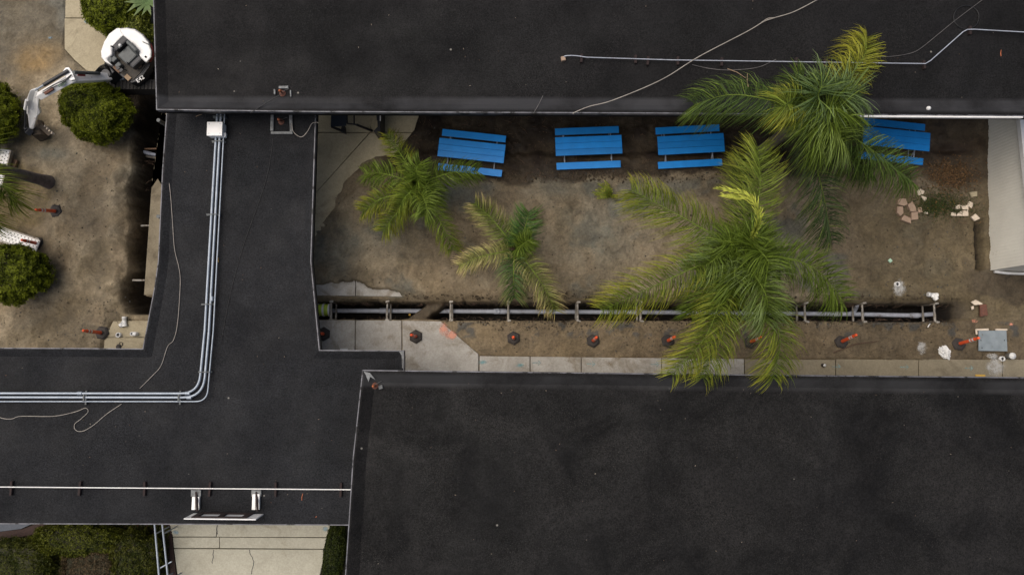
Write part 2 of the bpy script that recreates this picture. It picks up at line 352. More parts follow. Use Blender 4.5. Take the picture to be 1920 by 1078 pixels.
# west trench
wobW = (n2 - 0.5) * 14
tL = pl(V, [(120, 256), (195, 258), (235, 250), (280, 249), (320, 246), (360, 241), (430, 240), (500, 236), (560, 230), (600, 238)]) + wobW + (fbm(X * 1.1, Y * 1.1, 71) - .5) * 16
tR = pl(V, [(120, 316), (250, 315), (330, 293), (345, 288), (352, 283), (555, 269.5), (557, 300), (640, 300)]) + np.where(V < 330, wob * 0.8, 0)
deep = ss(0, pl(V, [(150, 6), (340, 9), (400, 20), (600, 26)]), U - tL)
dW = deep * ss(1.5, -1.5, U - tR) * ss(165, 200, V) * ss(590, 585, V + wob * 0.3)
Z = Z - dW * (1.75 + (n2 - 0.5) * 0.6) + (n3 - .5) * .35 * np.clip(dW * 3, 0, 1) + (n2 - .5) * .3 * np.clip(dW * 3, 0, 1)
Z = Z + 0.16 * np.exp(-((U - 225 - (V - 400) * -0.05) / 14) ** 2) * ss(290, 330, V) * ss(580, 540, V) * (0.5 + n2)
# spoil bank in the west yard, wet hollow at its left
Z = Z + 0.35 * np.exp(-(((U - 165) / 60) ** 2 + ((V - 420) / 140) ** 2)) - 0.12 * np.exp(-(((U - 40) / 45) ** 2 + ((V - 370) / 60) ** 2))
# narrow cut at the east end of the court and the scoop beside it
ed = np.abs(U - 1842 - 3 * np.sin(V / 40)); Z = Z - 0.4 * ss(9, 3, ed + wob * 0.3) * ss(405, 425, V) * ss(508, 498, V)
Z = Z - 0.12 * np.exp(-(((U - 1790) / 55) ** 8 + ((V - 460) / 60) ** 8)) - 0.25 * np.exp(-(((U - 1780) / 30) ** 2 + ((V - 280) / 8) ** 2))
far = (np.abs(X) > 19.3) | (Y > 13.8) | (Y < -10.9); Z = np.where(far, -0.02, Z)
Z = np.where((V > 975) & ~paved, -0.15 + (n2 - 0.5) * 0.1, Z)
# soil colour of each patch of ground, with shade painted into the trenches
def soilmix(c, col, m): return c * (1 - m[..., None]) + np.array(col) * m[..., None]
C = np.zeros(X.shape + (3,)) + np.array((0.135, 0.102, 0.064))
C = soilmix(C, (0.17, 0.135, 0.09), ss(0.42, 0.62, n1 + (n2 - 0.5) * 0.5) * 0.8)
C = soilmix(C, (0.092, 0.07, 0.042), ss(0.5, 0.66, n4 + (n2 - 0.5) * 0.35) * 0.75)
clay = ss(0.55, 0.7, fbm(X * 0.7, Y * 0.7, 33) + (n2 - 0.5) * 0.3)
C = soilmix(C, (0.085, 0.083, 0.068), clay * 0.75 * ss(330, 350, V) * ((U > 590) & (V < 560)))
for cu, cv, ru, rv, k in ((640, 470, 40, 50, .8), (720, 440, 45, 40, .6), (860, 360, 60, 30, .7), (1120, 430, 70, 60, .65), (1040, 350, 60, 25, .55), (100, 290, 35, 14, .7), (250, 310, 20, 50, .3)):
    C = soilmix(C, (0.078, 0.08, 0.068), np.clip(k * np.exp(-(((U - cu) / ru) ** 2 + ((V - cv) / rv) ** 2)) * (0.3 + 1.4 * n2), 0, 1))
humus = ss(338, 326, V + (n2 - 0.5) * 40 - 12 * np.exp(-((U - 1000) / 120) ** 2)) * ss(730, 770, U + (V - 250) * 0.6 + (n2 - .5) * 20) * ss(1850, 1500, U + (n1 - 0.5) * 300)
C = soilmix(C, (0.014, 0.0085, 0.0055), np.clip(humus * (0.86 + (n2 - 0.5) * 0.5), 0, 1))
east = ss(1480, 1560, U) * ss(345, 320, V + (n1 - .5) * 80) * (U < 1870); C = soilmix(C, (0.05, 0.034, 0.021), np.clip(east * (0.75 + (n2 - .5)), 0, 1))
C = soilmix(C, (0.038, 0.024, 0.016), np.clip(np.exp(-(((U - 1790) / 40) ** 2 + ((V - 280) / 14) ** 2)) * 1.2, 0, 0.9))
C = soilmix(C, (0.03, 0.022, 0.014), 0.85 * ss(9, 2, ed + wob * .3) * ss(405, 425, V) * ss(508, 498, V))
eastmud = ss(1560, 1640, U) * ss(345, 380, V + (n1 - .5) * 60) * ss(700, 560, V); C = soilmix(C, (0.1, 0.076, 0.042), eastmud * 0.75)
C = soilmix(C, (0.06, 0.045, 0.03), np.clip(ss(0.5, 0.6, n4) * ss(1780, 1840, U) * ss(480, 520, V) * 0.8, 0, 1))
C = soilmix(C, (0.04, 0.03, 0.02), 0.8 * np.clip(lip * ss(560, 568, V), 0, 1) * (U > 600))
strip = (V > 600) & (V < 672) & (U > 820); C = soilmix(C, (0.115, 0.084, 0.05), strip * 0.7)
dk = ss(0.62, 0.7, n2 + (n3 - .5) * .4) * ss(602, 606, V) * ss(640, 625, V) * (U > 820); C = soilmix(C, (0.05, 0.05, 0.048), dk * 0.8)
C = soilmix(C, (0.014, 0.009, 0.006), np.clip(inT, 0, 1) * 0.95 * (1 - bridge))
C = soilmix(C, (0.02, 0.013, 0.008), np.clip(dW * 1.6, 0, 1) * 0.92)  # both trenches darkened here, their deep shade put into the soil colour
mudW = ss(0.35, 0.6, np.exp(-(((U - 30) / 80) ** 2 + ((V - 370) / 75) ** 2)) + (n2 - .5) * .3) * (U < 130); C = soilmix(C, (0.085, 0.06, 0.026), mudW * 0.85)
wet = ss(165, 120, V + (n1 - .5) * 80) * (U < 320); C = soilmix(C, (0.075, 0.062, 0.043), wet * 0.9)
C = soilmix(C, (0.17, 0.105, 0.04), np.clip(wet * np.exp(-(((U - 72) / 42) ** 2 + ((V - 115) / 32) ** 2)) * 1.1 * (0.3 + n2), 0, 1))
C = soilmix(C, (0.1, 0.095, 0.08), np.clip(wet * 0.7 * ss(.45, .65, n1) * ss(80, 30, V), 0, 1))
C = soilmix(C, (0.04, 0.028, 0.018), 0.85 * ss(200, 240, U + (n2 - .5) * 30) * ss(140, 160, V) * ss(290, 220, V) * (U < 320))
C = soilmix(C, (0.045, 0.035, 0.022), 0.7 * np.clip(np.exp(-(((U - 85) / 50) ** 2 + ((V - 600) / 25) ** 2)) + np.exp(-(((U - 190) / 30) ** 2 + ((V - 600) / 30) ** 2)) * ss(0.4, .6, n2), 0, 1))
C = soilmix(C, (0.03, 0.028, 0.012), ((V > 975) & (U < 660)) * 0.9)
depth_shade = ss(-0.22, -0.5, Z); C = soilmix(C, (0.009, 0.0065, 0.0045), depth_shade * (1 - bridge * (V > 540)) * np.where(U < 320, 0.72, 0.95))     # shade painted into the trench walls and cuts, darker with depth
C = C * np.array((1.45, 1.5, 1.53)) * (1 - .22 * ss(1540, 1640, U))[..., None] * (1 + 0.16 * (U < 320))[..., None] * (0.74 + 0.52 * fbm(X * 0.33, Y * 0.33, 57))[..., None]
C = np.where(far[..., None], np.array((0.1, 0.085, 0.055)), C)
ny, nx = X.shape; idx = np.arange(nx * ny).reshape(ny, nx)
q = np.stack([idx[:-1, :-1], idx[:-1, 1:], idx[1:, 1:], idx[1:, :-1]], -1).reshape(-1, 4)
me = bpy.data.meshes.new("ground"); me.vertices.add(nx * ny); me.vertices.foreach_set("co", np.stack([X, Y, Z], -1).astype(np.float32).ravel())
me.loops.add(q.size); me.loops.foreach_set("vertex_index", q.ravel().astype(np.int32)); me.polygons.add(len(q))
me.polygons.foreach_set("loop_start", np.arange(0, q.size, 4, dtype=np.int32)); me.polygons.foreach_set("use_smooth", np.ones(len(q), bool)); me.update(calc_edges=True)
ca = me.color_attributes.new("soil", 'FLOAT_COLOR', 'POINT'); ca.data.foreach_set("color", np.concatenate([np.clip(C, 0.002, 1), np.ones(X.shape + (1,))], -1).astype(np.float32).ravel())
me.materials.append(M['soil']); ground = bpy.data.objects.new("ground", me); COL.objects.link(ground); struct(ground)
def gz(x, y):
    i = int(np.clip(np.searchsorted(gx, x), 1, nx - 1)); j = int(np.clip(np.searchsorted(gy, y), 1, ny - 1)); return float(Z[j, i])
def G(px, py, dz=0.0):
    """a spot on the ground's own surface"""
    p = P(px, py, 0)
    for _ in range(2): p = P(px, py, gz(p.x, p.y))
    return p + Vector((0, 0, dz))
print("ground", nx, ny)

# ------------------------------------------------------------------ paving
def slabs(name, polys, mat, z=0.03, th=0.14):
    b = MB()
    for pg in polys: b.prism([P(u, v, z) for u, v in pg], z - th, z)
    return struct(b.build(name, mat, None, 0.012))
def jag(pg, amp, step=6, seed=0):
    r = random.Random(seed); out = []
    for i in range(len(pg)):
        a, b = pg[i], pg[(i + 1) % len(pg)]; n = max(1, int(math.dist(a, b) / step))
        for k in range(n):
            t = k / n; j = amp if 0 < k else 0
            out.append((a[0] + (b[0] - a[0]) * t + r.uniform(-j, j), a[1] + (b[1] - a[1]) * t + r.uniform(-j, j)))
    return out
slabs("court_paving", [[(560, 180), (700, 185), (694, 248), (560, 248)], [(695.5, 185), (790, 200), (777, 243), (775, 248), (695.5, 248)],
                       [(560, 249.5), (692, 249.5), (588, 366), (560, 396)], [(694, 249.5), (772, 249.5), (716, 318), (640, 400), (560, 470), (560, 398)]], M['conce'])
BT = jag(SLAB_BROKEN[1:14], 1.2, 4, 3)
BT = [p for p in BT[:BT.index((755, 556))]] if (755, 556) in BT else BT
BL = sorted([p for p in BT if p[0] < 665]); BR = sorted([p for p in BT if p[0] > 667.5])
slabs("broken_paving", [[(560, 534)] + BL + [(666, 528), (666, 555), (560, 554)], [(667.3, 527.5)] + BR + [(755, 556), (667.3, 555)]], M['conc'], 0.045)
slabs("pavement", [SLAB_A, SLAB_B, SLAB_C], M['conc'], 0.03)
xs = [898.5, 994, 1090, 1241, 1396]
slabs("sidewalk", [[(a + .8, 667.5 + (a - 898) * .011), (b - .8, 667.5 + (b - 898) * .011), (b - .8, 730), (a + .8, 730)] for a, b in zip(xs[:-1], xs[1:])], M['conc'], 0.03)
xs = [1396, 1567, 1722.5, 1880, 2100]
slabs("muddy_sidewalk", [[(a + .7, 673.3), (b - .7, 674.5 if b < 2000 else 676), (b - .7, 735), (a + .7, 735)] for a, b in zip(xs[:-1], xs[1:])], M['concw'], 0.028)
slabs("yard_path", [[(121, 35), (170, 35), (215, 80), (240, 140), (163, 133), (140, 113), (121, 92)], [(124, -60), (165, -60), (158, 10), (168, 33.5), (122, 33.5)]], M['concm'], 0.04)
slabs("yard_paving", [jag([(212, 602), (290, 601), (300, 632), (197, 632)], 0.5, 8, 2), [(196, 633), (300, 633), (300, 720), (190, 720)]], M['concm'], 0.05)
slabs("walkway_floor", [jag([(312, 160), (311, 200), (307, 225), (310, 262), (302, 290), (304, 320), (292, 340), (284, 352)], 1.2, 5, 4)[:-4] + [(284, 352), (270, 553), (430, 556), (430, 160)]], M['concw2'], 0.05, 0.16)
slabs("entrance_ramp", [[(308, 940), (410, 940), (405, 1005.5), (324, 1005.5)], [(411, 940), (640, 940), (619, 1006.5), (406, 1006)],
                        [(324, 1007), (411, 1007), (411, 1027), (326, 1027)], [(412, 1007), (618, 1008), (612, 1028.5), (412, 1027)], [(326, 1028.5), (611, 1030), (590, 1115), (338, 1115)]], M['concr'], 0.03)
kb = MB(); kb.prism([P(u, v, .1) for u, v in ((627, 940), (633, 940), (606, 1112), (599, 1112))], -0.2, 0.1); struct(kb.build("ramp_kerb", M['galv'], None, 0.01))
pb = MB(); pb.prism([P(u, v, 0) for u, v in ((-40, 970), (85, 970), (40, 991), (0, 996), (-40, 1000))], -0.2, 0.02); struct(pb.build("garden_path", M['path'], None, 0.01))
mb_ = MB(); mb_.prism([P(u, v, 0) for u, v in ((-40, 1001), (40, 992), (86, 975), (160, 975), (90, 1000), (0, 1010), (-40, 1015))], -0.2, 0.0)
mb_.prism([P(u, v, 0) for u, v in ((300, 960), (317, 960), (334, 1110), (320, 1110))], -0.2, 0.0); struct(mb_.build("mulch_bed", M['mulch']))

# ------------------------------------------------------------------ flat roofs
def inset(poly, d):
    n = len(poly); out = []
    ar = sum(poly[i][0] * poly[(i + 1) % n][1] - poly[(i + 1) % n][0] * poly[i][1] for i in range(n)); sg = 1 if ar > 0 else -1
    for i in range(n):
        p0, p1, p2 = (Vector(poly[(i + k) % n][:2]) for k in (-1, 0, 1))
        a, b = (p1 - p0).normalized(), (p2 - p1).normalized()
        na, nb = Vector((-a.y, a.x)) * sg, Vector((-b.y, b.x)) * sg
        k = na + nb; out.append(p1 + k * (d / max(0.35, 1 + na.dot(nb))))
    return [(p.x, p.y) for p in out]
root_roof = {}
def roof(root, pxs, z, mat, rim=0.12, cant=0.3, th=0.32):
    o = [tuple(P(u, v, z + rim)[:2]) for u, v in pxs]
    if sum(o[i][0] * o[(i + 1) % len(o)][1] - o[(i + 1) % len(o)][0] * o[i][1] for i in range(len(o))) < 0: o = o[::-1]
    i1 = inset(o, 0.06); i2 = inset(o, cant); n = len(o); off = world_loc(root)
    bm = bmesh.new(); L = lambda ps, zz: [bm.verts.new((p[0] - off.x, p[1] - off.y, zz - off.z)) for p in ps]
    a, b, c, d = L(o, z + rim - th), L(o, z + rim), L(i1, z + rim), L(i2, z)
    for lo, hi in ((a, b), (b, c), (c, d)):
        for i in range(n): bm.faces.new((lo[i], lo[(i + 1) % n], hi[(i + 1) % n], hi[i]))
    bm.faces.new(d); bm.faces.new(a[::-1]); bm.normal_update(); bmesh.ops.triangulate(bm, faces=[f for f in bm.faces if len(f.verts) > 4])
    m = bpy.data.meshes.new("roof"); bm.to_mesh(m); bm.free(); m.materials.append(mat)
    ob = bpy.data.objects.new("roof", m); COL.objects.link(ob); ob.parent = root
    t = MB(); ot = inset(o, -0.012); it = inset(o, 0.018)
    vs = [(p[0], p[1], z + rim - 0.14) for p in ot] + [(p[0], p[1], z + rim + 0.012) for p in ot] + [(p[0], p[1], z + rim + 0.012) for p in it] + [(p[0], p[1], z + rim - 0.002) for p in it]
    fs = []
    for k in range(3): fs += [(k * n + i, k * n + (i + 1) % n, (k + 1) * n + (i + 1) % n, (k + 1) * n + i) for i in range(n)]
    t.add(vs, fs).build("drip_edge", M['trim'], ob)
    root_roof[root.name] = ob
    return o
ZN, ZW, ZS = 3.9, 2.95, 3.7
nb = thing("school_building", "long building with a black flat roof behind the blue picnic tables", "building", P(1100, 60, 0))
oN = roof(nb, [(284, -90), (288, 0), (294, 206), (590, 210), (1280, 213), (1600, 215.5), (2060, 219), (2060, -90)], ZN, M['roofN'])
wl = MB(); wl.prism(inset(oN, 2.3), -0.1, ZN - 0.22); wl.build("wall", M['stucco'], nb)
gt = MB(); a, b = P(1604, 218, ZN), P(1913, 219.5, ZN)
gt.box((a + b) / 2 + Vector((0, -0.02, 0.07)), ((b - a).length, 0.1, 0.1), math.atan2(b.y - a.y, b.x - a.x)); gt.build("gutter", M['white'], root_roof[nb.name], 0.01)
sbd = thing("school_building", "large building with a mottled black flat roof beside the sidewalk and the yellow tipped palm", "building", P(1300, 900, 0))
oS = roof(sbd, [(680, 694), (662, 860), (654, 985), (647, 1090), (640, 1200), (2060, 1200), (2060, 709), (1440, 703), (1100, 699)], ZS, M['roofS'], 0.16, 0.36)
wl = MB(); wl.prism(inset(oS, 0.9), -0.1, ZS - 0.2); wl.build("wall", M['stucco'], sbd)
wk = thing("covered_walkway", "black flat walkway roof that carries the three grey conduits", "walkway roof", P(430, 700, 0))
oW = roof(wk, [(318, 140), (313, 210), (305, 320), (297, 490), (290, 540), (268, 654), (150, 653), (-90, 652), (-90, 981), (300, 982), (705, 984), (715, 760), (757, 740), (757, 657.5), (599, 656.5), (583, 490), (592, 212), (594, 140)], ZW, M['roofW'], 0.1, 0.26)
for u, v in ((335, 250), (335, 420), (330, 600), (560, 250), (560, 420), (570, 620), (40, 700), (200, 690), (720, 690), (60, 945), (250, 945), (450, 945), (620, 945)):
    b = MB(); p = P(u, v, 1.4); b.tube([(p.x, p.y, -0.1), (p.x, p.y, ZW - 0.21)], 0.06, 10); b.build("post", M['grey'], wk)
# sealant smears at the corner of the south roof
for pts, z in (([(682, 696), (694, 699), (704, 712), (694, 706), (691, 716), (686, 703)], ZS + 0.17), ([(748, 659), (757, 659), (757, 690), (754, 690), (753, 666)], ZW + 0.112)):
    b = MB(); b.prism([P(u, v, z) for u, v in pts], z, z + 0.006); b.build("sealant_smear", M['caulk'], root_roof[(sbd if z > 3.5 else wk).name])

# pale shed at the east end
sh = thing("shed", "pale ribbed shed with a white roof edge at the right end of the courtyard", "shed", P(1880, 360, 0))
b0, b1 = P(1850, 190, 0), P(1857, 507, 0); zt0, zt1 = 1.45, 2.1; d = (b1 - b0); ln = d.length; d.normalize(); nrm = Vector((d.y, -d.x, 0)); nrm = nrm if nrm.x > 0 else -nrm
w_ = MB(); nr = int(ln / 0.11); vs = []
for i in range(nr * 2 + 1):
    s_ = ln * i / (nr * 2); o_ = 0.008 if i % 2 else 0.0; p = b0 + d * s_ + nrm * o_; vs += [(p.x, p.y, -0.15), (p.x, p.y, zt0 + (zt1 - zt0) * s_ / ln)]
w_.add(vs, [(i * 2, i * 2 + 2, i * 2 + 3, i * 2 + 1) for i in range(nr * 2)])
e = b1 + nrm * 5; w_.add([(b1.x, b1.y, -.15), (e.x, e.y, -.15), (e.x, e.y, zt1), (b1.x, b1.y, zt1)], [(0, 1, 2, 3)]); w_.build("wall", M['siding'], sh)
r_ = MB(); A, B_ = b0 - nrm * 0.02 + Vector((0, 0, zt0 + .02)), b1 - nrm * 0.02 + d * .1 + Vector((0, 0, zt1 + .02)); up = Vector((0, 0, 0.1))
r_.add([A, B_, B_ + nrm * 5.2, A + nrm * 5.2, A + up, B_ + up, B_ + nrm * 5.2 + up, A + nrm * 5.2 + up], [(0, 3, 2, 1), (4, 5, 6, 7), (0, 1, 5, 4), (1, 2, 6, 5), (2, 3, 7, 6), (3, 0, 4, 7)]); r_.build("roof", M['grey'], sh)
r_ = MB(); r_.beam(A - nrm * 0.03 + up * .5, B_ - nrm * 0.03 + up * .5, 0.14, 0.17); r_.beam(B_ + up * .5 + d * .03, B_ + nrm * 5 + up * .5 + d * .03, 0.08, 0.17); r_.build("roof_edge", M['white'], sh, 0.01)
r_ = MB(); r_.tube([b1 + Vector((0.08, -0.05, 0.08)), b1 + nrm * .5 + Vector((0, -0.09, 0.12)), b1 + nrm * 3 + Vector((0, -.09, .2))], 0.05, 10); r_.build("drain_pipe", M['pvcw'], sh)

# ------------------------------------------------------------------ things on the roofs
ZC = ZW + 0.13
cd = thing("conduit_run", "three grey conduits bending along the walkway roof", "conduit", P(380, 740, ZW))
def conduit(top, pts, corner, end, r, rad):
    a, c, e = P(*pts[-1], ZC), P(*corner, ZC), P(*end, ZC)
    path = [P(*p, ZC) for p in pts[:-1]] + [a]
    d0, d1 = (a - c).normalized(), (e - c).normalized()
    for k in range(9):
        t = k / 8; path.append((c + d0 * rad) * (1 - t) ** 2 + c * 2 * t * (1 - t) + (c + d1 * rad) * t * t)
    path.append(e); b = MB(); b.tube(path, r, 10); b.build("pipe", M['galv'], cd)
conduit(0, [(411.5, 150), (405, 258), (384, 620)], (372.5, 737.5), (-60, 737), 0.037, 0.55)
conduit(0, [(418, 150), (412, 258), (392, 620)], (381, 745), (-60, 744.5), 0.037, 0.62)
conduit(0, [(424, 150), (419, 262), (400, 620)], (388, 752.5), (-60, 752.5), 0.021, 0.35)
for u, v, hz in ((414, 222, 1), (412, 268, 1), (402, 404, 1), (392.5, 571, 1), (387, 697, 1), (164, 745, 0), (340, 745, 0)):
    b = MB(); p = P(u, v, ZW); dd = (0.42, 0.05, 0.05) if hz else (0.05, 0.42, 0.05)
    b.box(p + Vector((0, 0, 0.045)), (dd[0], dd[1], 0.08)); o = Vector((0.03, 0.07, 0)) if hz else Vector((0.07, 0, 0))
    b.box(p + Vector((0, 0, 0.19)), (dd[0] * .8, dd[1] * .5, 0.02)); b.build("clamp", M['grey'], cd, 0.004)
for u, v in ((397, 560), (150, 737), (355, 745), (352, 737)):
    b = MB(); p = P(u, v, ZC); a = Vector((0, 1, 0)) if v < 700 else Vector((1, 0, 0)); b.tube([p - a * .07, p + a * .07], 0.054, 10); b.build("coupling", M['galv'], cd)
eb = thing("electrical_box", "white square electrical box on the walkway roof astride the conduits", "electrical box", P(404, 243, ZW))
b = MB(); c = P(404, 243, ZW + .28); b.box(c - Vector((0, 0, .11)), (0.46, 0.42, 0.3)); b.build("box_body", M['white'], eb, 0.015)
b = MB(); b.box(c + Vector((0, 0, .055)), (0.48, 0.44, 0.03)); ebc = b.build("cover", M['white'], eb, 0.01)
b = MB(); p = P(421.5, 254, ZC); b.box(p, (0.1, 0.13, 0.12)); b.build("side_fitting", M['white'], eb, 0.01)
for du in (-.17, .17):
    for dv in (-.15, .15):
        b = MB(); b.lathe(c + Vector((du, dv, .068)), [(0.016, 0), (0.016, 0.008), (0, 0.008)], 8); b.build("screw", M['galv'], ebc)
gl = thing("gas_pipe", "thin white pipe on dark wooden sleepers along the lower edge of the walkway roof", "pipe", P(330, 915, ZW))
b = MB(); b.tube([P(-60, 912, ZW + .12), P(330, 915, ZW + .12), P(658, 917.5, ZW + .12), P(700, 918, ZW + .12)], 0.016, 8); b.build("pipe", M['whitem'], gl)
for u in (24, 152, 273, 395, 518, 640):
    b = MB(); p = P(u, 914 + u * .005, ZW); b.box(p + Vector((0, 0, .045)), (0.07, 0.42, 0.09), R(random.uniform(-4, 4))); b.build("sleeper", M['redwood'], gl, 0.008)
npz = ZN + 0.13
gn = thing("roof_pipe", "long thin pipe with a doglegged end crossing the roof behind the palms", "pipe", P(1400, 115, ZN))
b = MB(); b.tube(smooth_path([P(1057, 110, ZN + .03), P(1060, 105.5, npz), P(1078, 105, npz), P(1100, 108, npz)], 5) + [P(1260, 113, npz), P(1500, 116.5, npz), P(1735, 120, npz), P(1745, 114, npz), P(1806, 60, npz), P(1814, 56, npz), P(1826, 55.5, npz), P(1960, 63, npz)], 0.015, 8); b.build("pipe", M['pvcg'], gn)
b = MB(); b.box(P(1056, 111, ZN + .05), (0.13, 0.13, 0.1), .2); b.build("pipe_footing", M['paver'], gn, 0.01)
for u, v in ((1090, 109), (1191, 111), (1214, 114), (1270, 114), (1352, 116), (1491, 116), (1545, 118), (1730, 121), (1816, 57)):
    b = MB(); b.box(P(u, v, ZN) + Vector((0, -.04, .05)), (0.07, 0.26, 0.1), R(random.uniform(-6, 6))); b.build("sleeper", M['redwood'], gn, 0.006)
def wire(name, label, pts, z, r, mat, cat="cable", sag=0.0):
    b = MB(); b.tube(smooth_path([P(u, v, z) for u, v in pts], 8), r, 6); return tag(b.build(name, mat), label, cat)
wire("cable", "pale cable running diagonally across the roof to the eave above the second picnic table", [(1074, 214), (1078, 211), (1105, 200), (1150, 188), (1240, 150), (1310, 107), (1400, 60), (1432, 41), (1452, 34), (1490, 22), (1540, -4)], ZN + .17, 0.013, M['cable'])
wire("cable", "short loose strand beside the kink of the pale diagonal cable", [(1428, 42), (1440, 35), (1452, 33.5)], ZN + .17, 0.008, M['cable'])
wire("cable", "thin grey cable from the palm up to the roof's top edge", [(1640, 108), (1675, 106), (1705, 101), (1725, 92), (1760, 64), (1792, 38), (1845, -2)], ZN + .02, 0.009, M['cabled'])
wire("cable", "dark cable sagging below the long roof pipe left of the palm crown", [(1298, 122), (1330, 129), (1368, 132), (1420, 127), (1455, 112)], ZN + .02, 0.011, M['cabled'])
wire("cable", "black ring of coiled cable beside the bend of the roof pipe", [(1812 + 24 * math.cos(k * .66), 33 + 22 * math.sin(k * .66)) for k in range(11)], ZN + .02, 0.013, M['cableb'])
wire("cable", "thin pale wire end hanging over the eave between the first two picnic tables", [(1000, 213), (1008, 200), (1018, 180)], ZN + .13, 0.009, M['cabled'])
wire("cable", "fine tan string wandering down the walkway roof beside its left edge", [(308, 290), (318, 350), (323, 410), (327, 465), (335, 500), (338, 525), (336, 570), (332, 612), (325, 638), (314, 650), (302, 685), (285, 705), (262, 728)], ZW + .03, 0.008, M['cable'])
wire("cable", "thin pale wire with a hooked loop lying below the conduits on the walkway roof", [(-10, 778), (5, 784), (22, 785), (40, 780), (100, 780), (140, 772), (160, 765), (165, 772), (152, 785), (140, 795), (142, 806), (155, 808), (175, 797), (200, 776), (228, 757)], ZW + .02, 0.009, M['cable'])
wire("cable", "short curled wire from the copper vent to the right edge of the walkway roof", [(547, 232), (550, 247), (560, 256), (568, 256), (577, 246), (584, 233), (592, 230), (598, 231)], ZW + .13, 0.009, M['cable'])
wire("cable", "faint black cable lying down the middle of the walkway roof", [(512, 260), (506, 305), (495, 350), (478, 400), (460, 450), (445, 500), (430, 560), (415, 640)], ZW + .01, 0.007, M['cableb'])
wire("cable", "black cable from the capped vent down to the edge of the upper roof", [(526, 178), (510, 187), (495, 196), (470, 212)], ZN + .13, 0.014, M['cableb'])
def vent(u, v, z, label, r=0.055, frame=None, gap=None):
    t = thing("roof_vent", label, "roof vent", P(u, v, z)); b = MB(); p = P(u, v, z)
    b.lathe(p, [(0.1, 0.012), (0.085, 0.03), (r * .8, 0.06), (r * .8, 0.24)], 14); b.build("vent_pipe", M['rust'], t)
    b = MB(); b.lathe(p, [(0, 0.31), (r * .7, 0.3), (r * 1.25, 0.26), (r * 1.25, 0.22), (r * .8, 0.22)][::-1], 14); b.build("cap", M['copper'], t)
    b = MB(); b.tube([p + Vector((.03, .03, .1)), p + Vector((0.12, 0.1, .06)), p + Vector((.2, .14, .03))], 0.008, 6); b.build("wire_tail", M['cabled'], t)
    if frame:
        b = MB()
        for (x0, y0, x1, y1, wd) in frame: b.beam(P(x0, y0, z + .03), P(x1, y1, z + .03), wd, 0.06)
        b.build("flashing", M['caulk'], t, 0.01)
    return t
vent(530, 176, ZN, "capped vent with a red cap on the upper roof above the electrical box", 0.034, [(523, 164.5, 541, 164, .08), (545, 170, 545.5, 182, .04), (515, 168, 515.5, 178, .05)])
vent(527.5, 229, ZW, "copper capped vent inside a pale sealed rectangle on the walkway roof", 0.034, [(511, 216, 510, 246, .1), (545, 214, 547, 247, .1), (508, 249.5, 549, 249.5, .08)])
vent(703, 723, ZS, "orange capped vent in the corner of the mottled roof beside the tall curb", 0.034, [(713, 722, 714.5, 729, .12)])

# signboard standing on the walkway roof
sg = thing("signboard", "upright white signboard in a dark frame near the lower edge of the walkway roof", "signboard", P(428, 962, ZW))
bl, br = P(363, 962.5, ZW + .04), P(494, 964, ZW + .04); dx = (br - bl).normalized(); nn = Vector((-dx.y, dx.x, 0)); hh = 0.62
def brd(f0, f1, z0, z1, off, th, b):
    a, c = bl + (br - bl) * f0, bl + (br - bl) * f1; m_ = (a + c) / 2 + nn * off
    b.box(m_ + Vector((0, 0, (z0 + z1) / 2)), ((c - a).length, th, z1 - z0), math.atan2(dx.y, dx.x)); return b
brd(0, 1, 0, hh, 0, 0.03, MB()).build("panel", M['white'], sg)
fb = MB()
for f0, f1, z0, z1 in ((.09, .86, 0.0, .13), (.09, .86, .48, .56), (.09, .17, .13, .48), (.44, .51, .13, .48), (.78, .86, .13, .48)): brd(f0, f1, z0, z1, 0.035, 0.035, fb)
fb.build("frame", M['redwood'], sg)
for u in (368, 481):
    t0, t1 = P(u, 922, ZW + .04), P(u + (5 if u < 400 else 2), 960, ZW + .45)
    b = MB(); b.beam(t0, P(u + 2, 958, ZW + .3), 0.05, 0.06); b.build("brace", M['redwood'], sg)
    b = MB()
    for s in (-1, 1):
        o = (4.2 if s < 0 else 3.6) * s; y0 = 931 if u < 400 else 926
        b.prism([P(u - .5 + o - 3.2, y0, ZW + .1), P(u - .5 + o + 2.6, y0, ZW + .1), P(u - 1 + o + 2.4, 955.5, ZW + .1), P(u - 2 + o - 3, 955.5, ZW + .1)], ZW + .02, ZW + .1)
    b.build("brace_pad", M['whitem'], sg, 0.008)
    b = MB(); b.box(P(u, 924, ZW + .03), (0.3, 0.2, 0.06)); b.build("foot", M['caulk'], sg, 0.01)
def stick(u, v, ang, ln, z, label, name="stick", mat='stick', r=0.012):
    p = P(u, v, z); d = Vector((math.cos(R(ang)), math.sin(R(ang)), 0)) * ln / 2; b = MB(); m_ = p + Vector((-d.y, d.x, 0)) * .12
    b.tube([p - d, m_, p + d], [r, r, r * .6], 6); return tag(b.build(name, M[mat]), label, "stick")
stick(1381, 138, -28, 0.62, ZN + .03, "bent pale stick lying below the sagging dark cable on the roof")
stick(1402.5, 151, 92, 0.45, ZN + .03, "straight pale stick pointing down to the palm frond on the roof")
stick(1877, 100, 85, 0.2, ZN + .02, "small orange twig on the roof at the far right", mat='copper')
stick(567, 931, 82, 0.2, ZW + .02, "short orange twig on the walkway roof right of the signboard", mat='copper')
stick(590, 971, 40, 0.16, ZW + .02, "tiny twig near the lower edge of the walkway roof", mat='copper')
stick(373, 217, 20, 0.2, ZW + .02, "tan twig near the top of the walkway roof left of the conduits")
stick(1478, 714, 0, 0.24, ZS + .02, "small white strip on the roof under the palm frond tip", "white_strip", 'pvcw', 0.03)
stick(409, 487, 95, 0.14, ZW + .03, "small yellow leaf beside the conduits", "fallen_leaf", 'yellow', 0.02)
